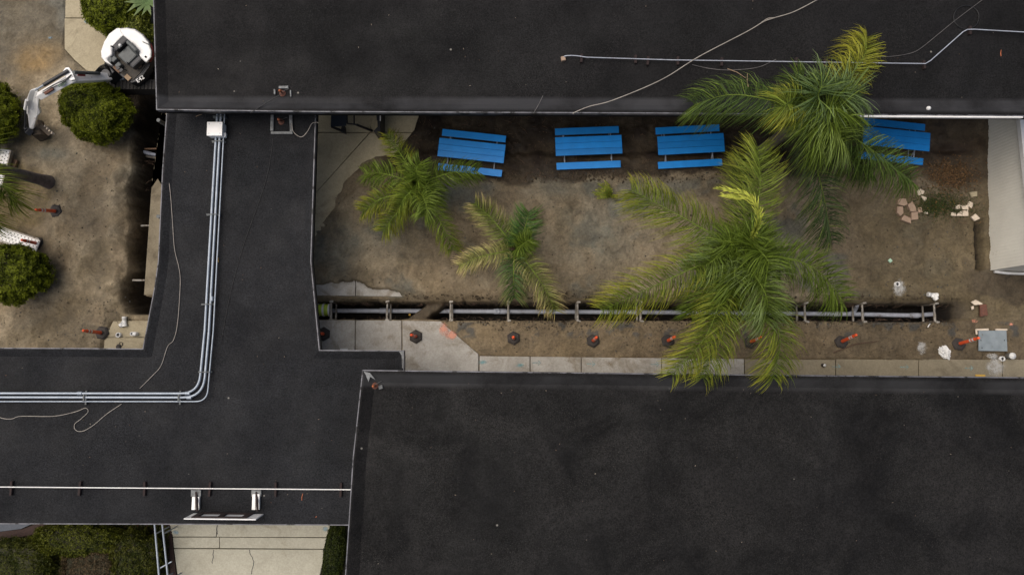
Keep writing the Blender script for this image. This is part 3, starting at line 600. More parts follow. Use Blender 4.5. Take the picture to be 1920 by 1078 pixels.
b = MB(); b.lathe(P(1741, 203.5, ZN + .05), [(0.001, -.07), (.06, -.04), (.07, 0), (.05, .05), (.001, .07)], 10); tag(b.build("ball", M['pvcw']), "white ball on the roof above the white gutter", "ball")

# ------------------------------------------------------------------ picnic tables
def make_table():
    t = thing("picnic_table", "", "picnic table", (0, 0, 0), "blue picnic tables along the building")
    for k in (-1, 0, 1):
        b = MB(); b.box((0, k * 0.222, 0.735), (2.32, 0.214, 0.04)); b.build("tabletop_board", M['blue'], t, 0.006)
    for s in (-1, 1):
        b = MB(); b.box((0, s * 0.62, 0.44), (2.26, 0.245, 0.045)); b.build("bench", M['blue'], t, 0.006)
    for x in (-0.83, 0.83):
        b = MB(); b.tube([(x, -0.68, 0.395), (x, 0.68, 0.395)], 0.022, 8)
        b.tube(smooth_path([(x, -0.6, 0.02), (x, -0.22, 0.45), (x, -0.2, 0.69)], 4), 0.022, 8); b.tube(smooth_path([(x, 0.6, 0.02), (x, 0.22, 0.45), (x, 0.2, 0.69)], 4), 0.022, 8)
        b.tube([(x, -0.68, 0.03), (x, 0.68, 0.03)], 0.022, 8); b.tube([(x, -.3, .695), (x, .3, .695)], 0.02, 8); b.build("leg_frame", M['galv'], t)
    b = MB(); b.tube([(-0.83, 0, .38), (0, 0, .68), (.83, 0, .38)], 0.018, 8); b.build("brace", M['galv'], t)
    return t
tb = make_table()
TL = [(884, 282, -6.3, "blue picnic table leftmost of the four, palm frond lying over its near bench"), (1104, 272.6, 2.2, "blue picnic table second from the left, fully uncovered"),
      (1296, 270, 3.1, "blue picnic table third from the left, its back bench corner under a palm frond"), (1682, 260, -6.2, "blue picnic table under the white gutter beside the palm, partly hidden by fronds")]
for i, (u, v, a, lab) in enumerate(TL):
    p = P(u, v, .75); p.z = -0.02
    o = tb if i == 0 else copy_thing(tb, p)
    o.location = p; o.rotation_euler = (0, 0, R(a)); o["label"] = lab

# ------------------------------------------------------------------ delineator posts
def make_post():
    t = thing("delineator_post", "", "delineator post", (0, 0, 0), "orange delineator posts")
    hexa = lambda r: [(r * math.cos(k * math.pi / 3 + .5), r * math.sin(k * math.pi / 3 + .5)) for k in range(6)]
    b = MB(); b.prism(hexa(0.25), 0, 0.045); b.prism(hexa(0.24), 0.045, 0.085, hexa(0.19)); b.lathe((0, 0, .085), [(.085, 0), (.075, .03), (.06, .03)], 12); b.build("base", M['rubber'], t, 0.006)
    b = MB(); b.lathe((0, 0, 0), [(.06, .1), (.056, .8), (.052, .93), (.04, .96), (.034, 1.0), (.045, 1.03), (.05, 1.07), (.03, 1.11), (0, 1.115)], 14); tub = b.build("tube", M['orange'], t)
    for z in (.66, .80):
        b = MB(); b.lathe((0, 0, z), [(.0605, 0), (.0605, .075)], 14); b.build("reflective_band", M['white'], tub)
    return t
pt = make_post()
PL = [(607, 626, 592, 624, "orange delineator post on the slab half hidden by the walkway roof edge"), (780, 631, 771.5, 628, "orange delineator post on pale concrete by the pink paint mark"),
      (963, 634, 962.5, 632, "orange delineator post seen end on in dirt, nearest right of the angled slab"), (1112, 639, 1119, 632, "orange delineator post in dirt beside a dark gravel patch, between two posts"),
      (1252, 639, 1266, 631, "orange delineator post touching the left edge of the big palm"), (1407, 641, 1428, 632, "orange delineator post mostly covered by the palm fronds"),
      (1577, 641, 1607, 627, "orange delineator post with a dark stick lying beside its base"), (1797, 645, 1837, 633, "orange delineator post leaning over the steel plate, beside the white bag"),
      (192, 624, 158, 620, "orange delineator post in the left yard beside the small paved corner"), (106, 396, 73, 394, "orange delineator post in the left yard beside the leaning palm trunk"),
      (71, 457, 41, 450, "orange delineator post standing at the end of the perforated plank")]
for i, (u, v, u1, v1, lab) in enumerate(PL):
    p = P(u, v, 0.03) if (u < 800 and u > 590) else G(u, v, -0.01); q = P(u1, v1, 1.08); ax = (q - p).normalized()
    if ax.angle(Vector((0, 0, 1))) > R(22): ax = Vector((0, 0, 1)).lerp(ax, .5).normalized()
    rot = (Vector((0, 0, 1)).rotation_difference(ax) @ Matrix.Rotation(i * 1.1, 3, 'Z').to_quaternion()).to_euler()
    o = pt if i == 0 else copy_thing(pt, p)
    o.location = p; o.rotation_euler = rot; o["label"] = lab

# ------------------------------------------------------------------ in the trench
zp = -1.0
tp = thing("drain_pipe", "long grey drain pipe lying along the bottom of the trench", "pipe", P(1150, 586, zp))
b = MB(); b.tube([P(560, 582, zp), P(1330, 586, zp), P(1600, 589, zp), P(1716, 591.5, zp), P(1750, 589, zp)], 0.082, 14); b.build("pipe", M['pvcg'], tp)
for u0, u1, v in ((926, 948, 583.8), (712, 724, 582.7), (1708, 1722, 591.5), (1560, 1572, 588.6)):
    b = MB(); b.tube([P(u0, v, zp), P(u1, v, zp)], 0.1, 14); b.build("coupling", M['pvcg'], tp)
b = MB(); b.tube(smooth_path([P(1590, 589, zp), P(1600, 585, zp + .05), P(1605, 578, zp + .2), P(1607, 572, zp + .5)], 4), 0.07, 12); b.build("branch", M['pvcg'], tp)
b = MB(); p = P(933, 583.5, zp); b.lathe(p, [(.09, .02), (.09, .16), (.06, .17), (.06, .1)], 14); b.build("cleanout", M['pvcg'], tp)
gpz = -.3
gp = thing("green_pipe", "short wide green pipe with cream bands at the left end of the trench", "pipe", P(608, 581, gpz))
b = MB(); b.tube([P(575, 581, gpz), P(619, 581, gpz)], 0.215, 20); b.build("pipe", M['green'], gp)
for u0, u1 in ((596.5, 598.5), (606, 609.5), (617, 619.5)):
    b = MB(); b.tube([P(u0, 581, gpz), P(u1, 581, gpz)], 0.235, 20); b.build("band", M['pvcw'], gp)
SHORE = [(621, "beside the green pipe"), (726, "left of the soil bridge"), (845, "just right of the soil bridge"), (953, "beside the pipe cleanout"), (1083, "right of the dry palm frond"), (1201, "under the tip of the yellow palm frond"),
         (1509, "right of the palm, left of the pipe branch"), (1617, "touching the curved pipe branch"), (1752, "at the right end of the drain pipe")]
for u, where in SHORE:
    dv = (u - 600) * .0035; sgn = 1 if u > 960 else -1
    c = P(u, 582 + dv, -0.12); t = thing("trench_shore", "aluminium trench brace " + where, "trench brace", c, "aluminium braces across the trench")
    yT, yB = P(u, 567 + dv, -.12).y, P(u, 598 + dv, -.12).y
    for y_ in (yT + .02, yB - .02):
        b = MB(); b.box((c.x, y_, -.68), (0.1, 0.05, 1.3)); b.box((c.x + .03, y_ + (.02 if y_ > c.y else -.02), -.01), (.13, .06, .03), random.uniform(-.3, .3)); b.build("rail", M['alu'], t, 0.006)
    for z_, r_ in ((-.12, .045), (-.8, .04)):
        b = MB(); x_ = c.x; b.tube([(x_, yB, z_), (x_, (yB + yT) / 2, z_), (x_, (yB + yT) / 2 + .001, z_), (x_, yT, z_)], [r_, r_, r_ * .78, r_ * .78], 12); b.build("strut", M['alu'], t)
# hydrant-like caps on the soil bridge
for u, v, lab in ((769, 581, "upper of two small orange caps on the soil bridge"), (768.5, 590, "lower of two small orange caps on the soil bridge")):
    b = MB(); b.lathe(G(u, v, 0), [(.045, -.02), (.05, .05), (.03, .08), (0, .085)], 10); tag(b.build("pipe_plug", M['yellow']), lab, "cap")
# west trench props and roots
for a, c, r, m_, lab in ((P(272, 279.5, -.5), P(309, 279, -.15), .03, 'wood', "thin wooden prop across the dark left trench"), (P(249, 525.5, -.25), P(272, 525.5, -.25), .04, 'alu', "pale metal strut across the lower end of the left trench"),
                         (P(265, 423.5, -.3), P(280, 423, -.25), .035, 'alu', "short metal strut across the middle of the left trench")):
    b = MB(); b.tube([a, (a + c) / 2, c], [r * 1.0, r * 1.0, r * .8], 8); tag(b.build("trench_strut", M[m_]), lab, "strut")
b = MB(); b.tube([P(264, 284, -.9), P(278, 287.5, -.8), P(296, 291.5, -.7)], [.07, .075, .05], 10); tag(b.build("pipe_stub", M['pvcg']), "pale broken pipe stub exposed in the dark left trench", "pipe")
b = MB(); b.tube([P(272, 293, -1.0), P(299, 297, -.9)], [.05, .05], 10); tag(b.build("pipe_stub", M['alu']), "dull brown pipe under the pale broken stub in the left trench", "pipe")

# ------------------------------------------------------------------ excavator
ex = thing("mini_excavator", "white mini excavator reaching over the round bush at the upper left", "excavator", P(245, 110, 0))
Q = lambda pts, z: [P(u, v, z) for u, v in pts]
# undercarriage
for (v0, nm) in ((164, 0), (118, 1)):
    a, c = P(213, v0, .3), P(305, v0, .3); b = MB(); n = 40; L_ = (c - a).length; prof = []
    for k in range(n):
        s = k / n * 2 * (L_ + math.pi * .26); 
        if s < L_: prof.append((a.x + s, .56))
        elif s < L_ + math.pi * .26: t = (s - L_) / .26; prof.append((c.x + .26 * math.sin(t), .3 + .26 * math.cos(t)))
        elif s < 2 * L_ + math.pi * .26: prof.append((c.x - (s - L_ - math.pi * .26), .04))
        else: t = (s - 2 * L_ - math.pi * .26) / .26; prof.append((a.x - .26 * math.sin(t), .3 - .26 * math.cos(t)))
    vs = [(x, a.y - .17, z) for x, z in prof] + [(x, a.y + .17, z) for x, z in prof]
    b.add(vs, [(k, (k + 1) % n, n + (k + 1) % n, n + k) for k in range(n)] + [tuple(range(n))[::-1], tuple(range(n, 2 * n))])
    for k in range(0, n, 1):
        x, z = prof[k]; x2, z2 = prof[(k + 1) % n]; nrm_ = Vector((-(z2 - z), 0, x2 - x)).normalized(); m_ = Vector(((x + x2) / 2, a.y, (z + z2) / 2))
        b.beam(m_ + Vector((0, -.175, 0)) + nrm_ * .012, m_ + Vector((0, .175, 0)) + nrm_ * .012, .05, .035, up=nrm_)
    b.build("track", M['tread'], ex)
b = MB(); c = P(250, 140, .4); b.box(c, (1.1, 0.8, .3)); b.lathe(P(243, 112, .5), [(.42, 0), (.42, .22)], 20); b.build("undercarriage", M['black'], ex, .02)
OUT = [(206, 64), (222, 53), (238, 51), (254, 54), (270, 64), (281, 78), (287, 95), (287, 112), (280, 126), (266, 143), (254, 152), (245, 155), (230, 146), (213, 130), (198, 118), (191, 110), (190, 98), (196, 80)]
b = MB(); b.prism(Q(OUT, .95), .72, .98); b.build("deck", M['black'], ex, .03)
HOOD = [(222, 53.5), (238, 51.5), (254, 54.5), (269, 65), (280, 79), (286, 96), (285.5, 108), (275.5, 120.5), (269, 115), (260.5, 107), (259.5, 99), (252, 88), (243, 79), (230, 68), (224, 60)]
b = MB(); low = Q(HOOD, 1.0); hi = [tuple(Vector(p)) for p in inset([tuple(q[:2]) for q in Q(HOOD, 1.5)], .03)]; b.prism(low, .98, 1.5, [(p[0], p[1]) for p in hi]); HOODO = b.build("engine_cover", M['white'], ex, .07, seg=3)
SIDE = [(206, 65), (221, 53.5), (230, 55), (236, 68), (230, 71), (219, 83), (211.5, 93), (212, 104), (202, 112), (211.5, 124), (198, 117.5), (191.5, 109.5), (190.5, 98), (196.5, 80)]
b = MB(); b.prism(Q(SIDE, 1.15), .98, 1.22); b.build("side_cover", M['white'], ex, .05, seg=3)
b = MB(); b.prism(Q([(283, 82), (286.2, 90), (288.3, 103), (286, 109), (281.5, 117), (279.5, 115.5), (284, 106), (284.6, 96)], 1.3), 1.26, 1.33); b.build("red_stripe", M['red'], HOODO, .008)
b = MB(); b.prism(Q([(266, 77), (279, 83), (281, 86), (268, 80)], 1.52), 1.500, 1.507); b.build("cover_seam", M['grey'], HOODO)
b = MB(); b.lathe(P(273.5, 107.5, 1.5), [(.035, 0), (.035, .025), (0, .03)], 10); b.build("filler_cap", M['black'], HOODO)
# operator station
b = MB(); b.prism(Q([(231, 69), (245, 75), (258, 87), (265, 95), (262, 107), (275, 120), (262, 138), (248, 152), (236, 146), (214, 127), (204, 114), (210, 108), (213, 97), (221, 86)], 1.0), .98, 1.0); b.build("floor", M['dark'], ex)
fw = Vector((-.69, -.72, 0)); sd_ = Vector((-fw.y, fw.x, 0)); ang = math.atan2(fw.y, fw.x)
def exb(u, v, z, dims, name, mat, bev=.02, rot=0):
    b = MB(); b.box(P(u, v, z), dims, ang + rot); return b.build(name, M[mat], ex, bev)
seat = exb(241, 105, 1.2, (.5, .5, .16), "seat", 'grey', .05)
b = MB(); m4 = Matrix.Translation(P(252, 93, 1.42)) @ Matrix.Rotation(ang, 4, 'Z') @ Matrix.Rotation(R(-12), 4, 'Y'); b.box((0, 0, 0), (.13, .5, .5), mat=m4); b.build("backrest", M['grey'], ex, .05)
exb(229, 83, 1.25, (.62, .24, .26), "console", 'black', .05); exb(258, 118, 1.22, (.5, .2, .24), "console", 'black', .05)
exb(225, 87, 1.4, (.16, .12, .06), "armrest", 'grey', .02); exb(241, 116, 1.13, (.2, .16, .05), "seat_cushion_tear", 'wood', .01)
for u, v in ((219, 92), (247, 122)):
    b = MB(); p = P(u, v, 1.2); b.tube([p, p + Vector((-.02, -.02, .16)), p + Vector((-.04, -.03, .26))], [.02, .02, .035], 10); b.build("joystick", M['black'], ex)
b = MB(); b.lathe(P(226, 86, 1.43), [(.05, 0), (.055, .04), (.03, .07), (0, .075)], 12); b.build("beacon", M['white'], ex)
for u, v in ((216, 113), (209, 115), (224, 124)):
    exb(u, v, 1.1, (.2, .16, .2), "control_housing", 'grey', .03)
for u, v in ((232, 128), (238, 132)):
    b = MB(); p = P(u, v, 1.0); b.tube([p, p + fw * .1 + Vector((0, 0, .2))], .015, 8); b.box(p + fw * .12 + Vector((0, 0, .2)), (.12, .1, .03), ang); b.build("pedal", M['black'], ex)
exb(240, 146, 1.02, (.16, .22, .06), "step_plate", 'stick', .01); exb(220, 130, 1.02, (.14, .3, .05), "step_plate", 'wood', .01); exb(261, 124, 1.06, (.14, .12, .08), "tool_box", 'paver', .02)
b = MB(); b.prism(Q([(246, 154.5), (254, 151.5), (266, 142.5), (279, 126), (282, 127.5), (270, 145), (258, 155), (248, 158)], .9), .66, .99); SKIRT = b.build("skirt", M['black'], ex, .02)
cu = bpy.data.curves.new("model_lettering", 'FONT'); cu.body = "E42"; cu.size = .2; cu.extrude = .004; cu.align_x = 'CENTER'; cu.align_y = 'CENTER'; 
tx = bpy.data.objects.new("lettering_source", cu); COL.objects.link(tx); bpy.context.view_layer.update()
lm = bpy.data.meshes.new_from_object(tx.evaluated_get(bpy.context.evaluated_depsgraph_get())); bpy.data.objects.remove(tx); lm.materials.clear(); lm.materials.append(M['white'])
tx = bpy.data.objects.new("lettering", lm); COL.objects.link(tx); tx.parent = SKIRT; tx.location = P(263, 149, 1.0) - world_loc(SKIRT); tx.rotation_euler = (0, 0, R(36))
# blade ram
b = MB(); b.tube([P(223, 153.5, .5), P(236, 145, .6)], .04, 10); b.build("blade_ram", M['galv'], ex)
b = MB(); b.box(P(207, 150, .35), (.1, 1.5, .4)); b.build("blade", M['black'], ex, .02)
# boom, arm, bucket
b0_, b1_, b2_, b3_ = P(205, 145.5, .95), P(136, 145.5, 2.3), P(70, 183, 2.1), P(54, 243, .75)
sw = MB(); sw.box(P(208, 141, .85), (.4, .36, .5), ang); sw.build("swing_post", M['black'], ex, .03)
upv = Vector((0.45, 0.9, 0.35)).normalized()
bm_ = MB(); bm_.beam(b0_, b1_ + (b1_ - b0_).normalized() * .05, .2, .24, .2, .36, up=(0, -.8, .6)); BOOM = bm_.build("boom", M['whitem'], ex, .02)
bm_ = MB(); bm_.beam(b1_ - (b2_ - b1_).normalized() * .12, b2_ + (b1_ - b2_).normalized() * .08, .2, .36, .19, .26, up=(.35, -.7, .62)); b_o = bm_.build("boom_nose", M['whitem'], ex, .02)
bm_ = MB(); bm_.prism(Q([(118, 136), (124, 128), (130, 127), (137, 137), (142, 150), (134, 152), (126, 148)], 2.42), 2.36, 2.46); bm_.build("boom_bracket", M['whitem'], ex, .015)
bm_ = MB(); d_ = (b3_ - b2_)
am = Q([(56, 170), (68, 166), (74, 178), (72, 200), (76, 212), (70, 218), (63, 242), (55, 246), (52, 216), (47, 210), (50, 186)], 0)
def arm_z(p): 
    t = np.clip((p[1] - P(60, 168, 0).y) / (P(55, 246, 0).y - P(60, 168, 0).y), 0, 1); return 2.2 - 1.45 * t
az = [(56, 170, 2.2), (68, 166, 2.2), (74, 178, 2.0), (72, 200, 1.6), (76, 212, 1.35), (70, 218, 1.25), (63, 242, .8), (55, 246, .75), (52, 216, 1.25), (47, 210, 1.35), (50, 186, 1.9)]
tp_ = [P(u, v, z) for u, v, z in az]; dn = Vector((-.06, .10, -.16)); bt = [p + dn for p in tp_]; n = len(tp_)
bm_.add(tp_ + bt, [tuple(range(n)), tuple(range(n, 2 * n))[::-1]] + [(i, n + i, n + (i + 1) % n, (i + 1) % n) for i in range(n)]); bm_.build("arm", M['whitem'], ex, .02)
bm_ = MB(); bm_.tube([P(128, 133, 2.5), P(82, 160, 2.5)], .06, 12); bm_.build("hydraulic_cylinder", M['black'], ex)
bm_ = MB(); bm_.tube([P(84, 159, 2.5), P(66, 169.5, 2.4)], .032, 10); bm_.build("cylinder_rod", M['galv'], ex)
bm_ = MB(); bm_.tube([P(186, 138, 1.5), P(138, 136, 2.55)], .055, 12); bm_.build("hydraulic_cylinder", M['grey'], ex)
bm_ = MB(); bm_.beam(P(100, 166, 2.35), P(84, 176, 2.3), .1, .06); bm_.build("worn_patch", M['rust'], b_o, .01)
bm_ = MB(); bm_.tube([P(50, 188, 1.9), P(47, 205, 1.6)], .05, 10); bm_.build("hydraulic_cylinder", M['white'], ex)
bm_ = MB(); bm_.tube([P(48, 208, 1.5), P(47, 245, .8)], .03, 10); bm_.build("cylinder_rod", M['black'], ex)
for k in range(5):
    bm_ = MB(); o = Vector((0, 0, .04 * k)); bm_.tube(smooth_path([P(208 + k, 140 + k, 1.1), P(203 + k, 131 - k, 1.5) + o, P(194, 130 - k * .5, 1.6) + o, P(184 - k * 3, 137 + k, 1.45), P(160, 137 + k * .8, 1.9)], 5), .016, 6); bm_.build("hose", M['cableb'], ex)
for k in range(2):
    bm_ = MB(); bm_.tube(smooth_path([P(134, 140 + 2 * k, 2.5), P(120, 151 + k * 3, 2.45), P(100, 160 + k * 4, 2.38), P(80, 172 + k * 3, 2.3)], 5), .014, 6); bm_.build("hose", M['cableb'], ex)
# lettering on the boom side, a red mark and a dark green mark
bm_ = MB(); bm_.beam(P(146, 141.3, 2.32), P(160, 141.9, 2.06), .012, .06, up=(0, .9, .4)); bm_.build("red_decal", M['red'], BOOM)
fgm = simple("green_decal", (0.03, 0.08, 0.05), None, 6, .5)
bm_ = MB()
for k in range(6):
    t = k / 6; p = P(124 - 15 * t, 154 + 9.5 * t, 2.4) ; bm_.box(p + Vector((0, 0, .03)), (.035, .09, .01), .5)
    if k < 4: bm_.box(P(121 - 10 * t, 158.5 + 6 * t, 2.4) + Vector((0, 0, .03)), (.03, .06, .01), .5)
bm_.build("green_decal", fgm, b_o)
# bucket
bk = MB(); pc = P(66, 246, .42); ax_ = Vector((.32, -.95, 0)).normalized(); out = Vector((ax_.y * -1, ax_.x, 0)).normalized(); pr = []
for k in range(9):
    t = R(95 + k * 24); pr.append((.34 * math.cos(t) , .34 * math.sin(t)))
vs = []
for s, rr in ((-.28, 1), (.28, 1), (.28, .92), (-.28, .92)):
    vs += [pc + ax_ * s + out * (x * rr) * -1 + Vector((0, 0, y * rr * .9)) for x, y in pr]
m9 = 9; fs = []
for k in range(8): fs += [(k, k + 1, m9 + k + 1, m9 + k), (3 * m9 + k, 2 * m9 + k, 2 * m9 + k + 1, 3 * m9 + k + 1)]
bk.add(vs, fs); bk.add(vs[:9], [tuple(range(9))]); bk.add(vs[9:18], [tuple(range(9))[::-1]]); BUCKET = bk.build("bucket", M['digger'], ex)
for k in range(4):
    b = MB(); u, v = 83 + k * 4.4, 236.5 + k * 4.2; a = P(u, v, .62); b.beam(a, P(u + 6, v + 2.6, .52), .08, .06, .05, .03); b.build("bucket_tooth", M['tile'], BUCKET, .005)
b = MB(); b.beam(P(76, 236, .6), P(95, 253, .57), .16, .05); b.build("bucket_lip", M['digger'], BUCKET, .01)
b = MB(); b.beam(P(50, 244, .85), P(60, 250, .72), .22, .2); b.beam(P(48, 240, .9), P(56, 252, .5), .1, .1); b.build("bucket_link", M['black'], ex, .015)

# ------------------------------------------------------------------ palms
GRN, LGT, YEL, TAN, DRK, PAL = (0.088, 0.13, 0.013), (0.145, 0.2, 0.03), (0.5, 0.44, 0.05), (0.72, 0.54, 0.28), (0.042, 0.072, 0.012), (0.3, 0.38, 0.17)
def frond(parent, pts, hw, tip, n=120, body=GRN, tipmix=0.5, droop=0.35, fwd=0.9, seed=0, whole=0.0, lw=0.021):
    n = int(n * 2.1)
    r = np.random.default_rng(seed); wp = [P(*p) for p in pts]; wp[-1] = wp[-1].lerp(wp[-2], .16); path = smooth_path(wp, 24); seg = [0]
    for i in range(1, len(path)): seg.append(seg[-1] + (path[i] - path[i - 1]).length)
    tot = seg[-1]; rb = MB(); rb.tube(path[::3] + [path[-1]], [max(.005, .03 * (1 - i / max(1, len(path[::3])))) for i in range(len(path[::3]) + 1)], 6)
    ncol = [tuple(np.array(LGT) * 1.1)] * len(rb.v)
    vs, fs, cs = [], [], []; hw *= 1.55
    body, tip = np.array(body), np.array(tip); lgt = np.array(LGT)
    for k in range(n):
        for sgn in (-1, 1):
            t = min(0.995, max(.05, (k + r.random()) / n)); s = t * tot
            i = max(0, min(len(path) - 2, int(np.searchsorted(seg, s)) - 1))
            p = path[i].lerp(path[i + 1], (s - seg[i]) / max(1e-6, seg[i + 1] - seg[i])); d = (path[i + 1] - path[i]).normalized()
            x = d.cross(Vector((0, 0, 1))).normalized() * sgn; up = x.cross(d) * sgn; up = up if up.z > 0 else -up
            prof = (.5 + .5 * min(1, t / .25)) * (1 - max(0, t - .8) / .2 * .4)
            L_ = hw * prof * r.uniform(.7, 1.2); el = r.uniform(-.9, 1.4); f = fwd * (.4 + .75 * t) * r.uniform(.4, 1.6)
            q = (x + d * f + up * el).normalized(); q2 = (x * .75 + d * (f + .55) + up * (el * .5)).normalized()
            wv = q.cross(Vector(r.normal(0, 1, 3))).normalized()
            dr = droop * r.uniform(.6, 2.0); b1 = p + q * L_ * .42 + Vector((0, 0, -.06 * dr * L_)); b2 = b1 + (q + q2) * .5 * L_ * .32 + Vector((0, 0, -.22 * dr * L_)); b3 = b2 + q2 * L_ * .28 + Vector((0, 0, -.4 * dr * L_))
            w0 = lw * r.uniform(.7, 1.2); m = len(vs)
            vs += [p - wv * w0 * .3, p + wv * w0 * .3, b1 - wv * w0 * .5, b1 + wv * w0 * .5, b2 - wv * w0 * .36, b2 + wv * w0 * .36, b3]
            fs += [(m, m + 1, m + 3, m + 2), (m + 2, m + 3, m + 5, m + 4), (m + 4, m + 5, m + 6)]
            v = r.uniform(.55, 1.35); c0 = body * v; c0 = c0 * (1 - whole) + tip * whole * v
            if r.random() < .12: c0 = c0 * .4 + lgt * .9
            tm = min(1, tipmix * 1.0 * (.2 + t * 1.0) * r.uniform(.2, 1.8)); c1 = c0 * (1 - tm * .2) + tip * tm * .2; c2 = c0 * (1 - tm) + tip * tm
            cs += [c0, c0, c1, c1, (c1 + c2) / 2, (c1 + c2) / 2, c2]
    rb.add(vs, fs); return rb.build("frond", M['leaf'], parent, attr=("leaf", ncol + [tuple(c) for c in cs]))
def palm(label, base, top, r0, r1, name="palm_tree"):
    t = thing(name, label, "palm", base, None); b = MB(); base, top = Vector(base), Vector(top); n = 40; pts, rs = [], []
    for i in range(n + 1):
        f = i / n; pts.append(base.lerp(top, f) + Vector((math.sin(f * 3) * .04, 0, -.1 * (i == 0)))); rs.append((r0 + (r1 - r0) * f) * (1.0 if i % 2 else .94) * (1.35 - .35 * min(1, f * 5)))
    b.tube(pts, rs, 16); b.build("trunk", M['bark'], t)
    b = MB(); ax = (top - base).normalized(); rr = np.random.default_rng(int(base.x * 10) & 255)
    for k in range(26):      # old leaf bases around the head
        a = k * 2.4; z = -.5 + .028 * k; o = Vector((math.cos(a), math.sin(a), 0)); p = top + ax * z
        b.beam(p + o * r1 * .7, p + o * (r1 + .14) + Vector((0, 0, .25)), .12, .05, .06, .03)
    b.build("leaf_bases", M['husk'], t); return t
pA = palm("young green palm overlapping the leftmost picnic table", P(795, 358, 0), P(785, 352, 1.9), .12, .1)
cA = (785, 351, 2.0)
for i, (pts, hw, tip, tm, dr) in enumerate([
    ([cA, (772, 322, 2.6), (748, 284, 2.5), (722, 246, 1.9)], .36, YEL, .6, .5), ([cA, (760, 338, 2.5), (720, 326, 2.4), (676, 326, 1.8)], .4, LGT, .5, .6),
    ([cA, (755, 362, 2.4), (712, 374, 2.2), (674, 402, 1.5)], .42, YEL, .55, .6), ([cA, (770, 375, 2.4), (742, 402, 2.2), (713, 440, 1.6)], .42, YEL, .55, .6),
    ([cA, (805, 382, 2.6), (832, 428, 2.4), (854, 478, 1.6)], .38, YEL, .3, .5), ([cA, (815, 334, 2.5), (855, 322, 2.4), (903, 322, 1.9)], .42, LGT, .45, .7),
    ([cA, (783, 335, 3.0), (781, 318, 3.4), (790, 302, 3.3)], .42, LGT, .2, .3), ([cA, (792, 366, 2.8), (800, 388, 2.9), (795, 408, 2.6)], .45, LGT, .25, .5), ([cA, (772, 358, 2.9), (758, 372, 2.9), (748, 390, 2.5)], .4, YEL, .3, .5), ([cA, (797, 348, 2.8), (812, 362, 2.8), (820, 384, 2.4)], .36, LGT, .2, .5)]):
    frond(pA, pts, hw, tip, 105, GRN if i != 7 else LGT, tm, dr, .5, 100 + i)
pB = palm("young palm with straw coloured frond tips in the middle of the dirt", P(970, 484, 0), P(968, 468, 1.6), .11, .09)
cB = (967, 467, 1.7)
for i, (pts, hw, tip, tm, wh, body) in enumerate([
    ([cB, (948, 442, 2.2), (920, 408, 2.2), (884, 376, 1.7)], .44, TAN, .6, 0, GRN), ([cB, (977, 446, 2.3), (987, 418, 2.5), (992, 392, 2.3)], .46, LGT, .3, 0, (.06, .125, .03)),
    ([cB, (940, 473, 2.1), (900, 482, 2.0), (854, 502, 1.4)], .36, TAN, .85, .2, LGT), ([cB, (964, 492, 2.2), (963, 525, 2.2), (966, 566, 1.6)], .46, TAN, .3, 0, (.06, .12, .03)),
    ([cB, (990, 495, 2.2), (1018, 535, 2.1), (1046, 592, 1.4)], .44, TAN, .8, .08, GRN), ([cB, (975, 462, 2.3), (985, 455, 2.6), (1000, 445, 2.7)], .36, LGT, .2, 0, GRN)]):
    frond(pB, pts, hw, tip, 115, body, tm, .5, .5, 200 + i, wh)
pC = palm("largest palm spreading over the trench with yellow frond tips on the lower roof", P(1318, 524, 0), P(1388, 480, 4.3), .2, .17)
cC = (1392, 476, 4.5)
for i, (pts, hw, tip, tm, wh, body, dr) in enumerate([
    ([cC, (1345, 445, 5.3), (1270, 402, 5.3), (1168, 348, 4.3)], .62, YEL, .5, 0, GRN, .6), ([cC, (1408, 430, 5.5), (1425, 350, 5.6), (1420, 262, 4.6)], .66, YEL, .35, 0, LGT, .45),
    ([cC, (1395, 400, 5.0), (1392, 340, 4.8), (1392, 290, 4.0)], .5, YEL, .35, 0, DRK, .5),
    ([cC, (1330, 490, 5.4), (1240, 530, 5.4), (1108, 592, 4.3)], .6, YEL, .75, 0, GRN, .7), ([cC, (1358, 545, 5.4), (1322, 632, 5.2), (1250, 716, 4.2)], .52, YEL, .7, 0, GRN, .6),
    ([cC, (1372, 560, 5.3), (1350, 640, 5.1), (1312, 722, 4.2)], .55, YEL, .4, 0, GRN, .6), ([cC, (1425, 545, 5.2), (1462, 630, 5.0), (1448, 724, 4.2)], .62, YEL, .45, 0, GRN, .6),
    ([cC, (1412, 510, 6.0), (1438, 560, 6.2), (1432, 612, 5.3)], .62, PAL, .7, 0, GRN, .4), ([cC, (1455, 480, 5.3), (1530, 505, 5.2), (1592, 578, 4.2)], .62, LGT, .45, 0, GRN, .7),
    ([cC, (1350, 520, 5.3), (1320, 555, 5.2), (1290, 595, 4.5)], .5, LGT, .45, 0, GRN, .6), ([cC, (1420, 470, 6.0), (1440, 490, 6.3), (1440, 520, 5.9)], .6, LGT, .3, 0, GRN, .4),
    ([cC, (1360, 470, 5.6), (1335, 490, 5.7), (1300, 510, 5.2)], .55, PAL, .6, 0, GRN, .5), ([cC, (1378, 500, 5.7), (1376, 530, 5.7), (1366, 565, 5.2)], .6, LGT, .3, 0, GRN, .5),
    ([cC, (1400, 455, 5.8), (1420, 440, 6.1), (1445, 450, 5.8)], .5, LGT, .3, 0, GRN, .5), ([cC, (1380, 460, 5.7), (1362, 452, 5.9), (1345, 462, 5.6)], .5, LGT, .2, 0, GRN, .5)]):
    frond(pC, pts, hw, tip, 150, body, tm, dr, .62, 300 + i, wh)
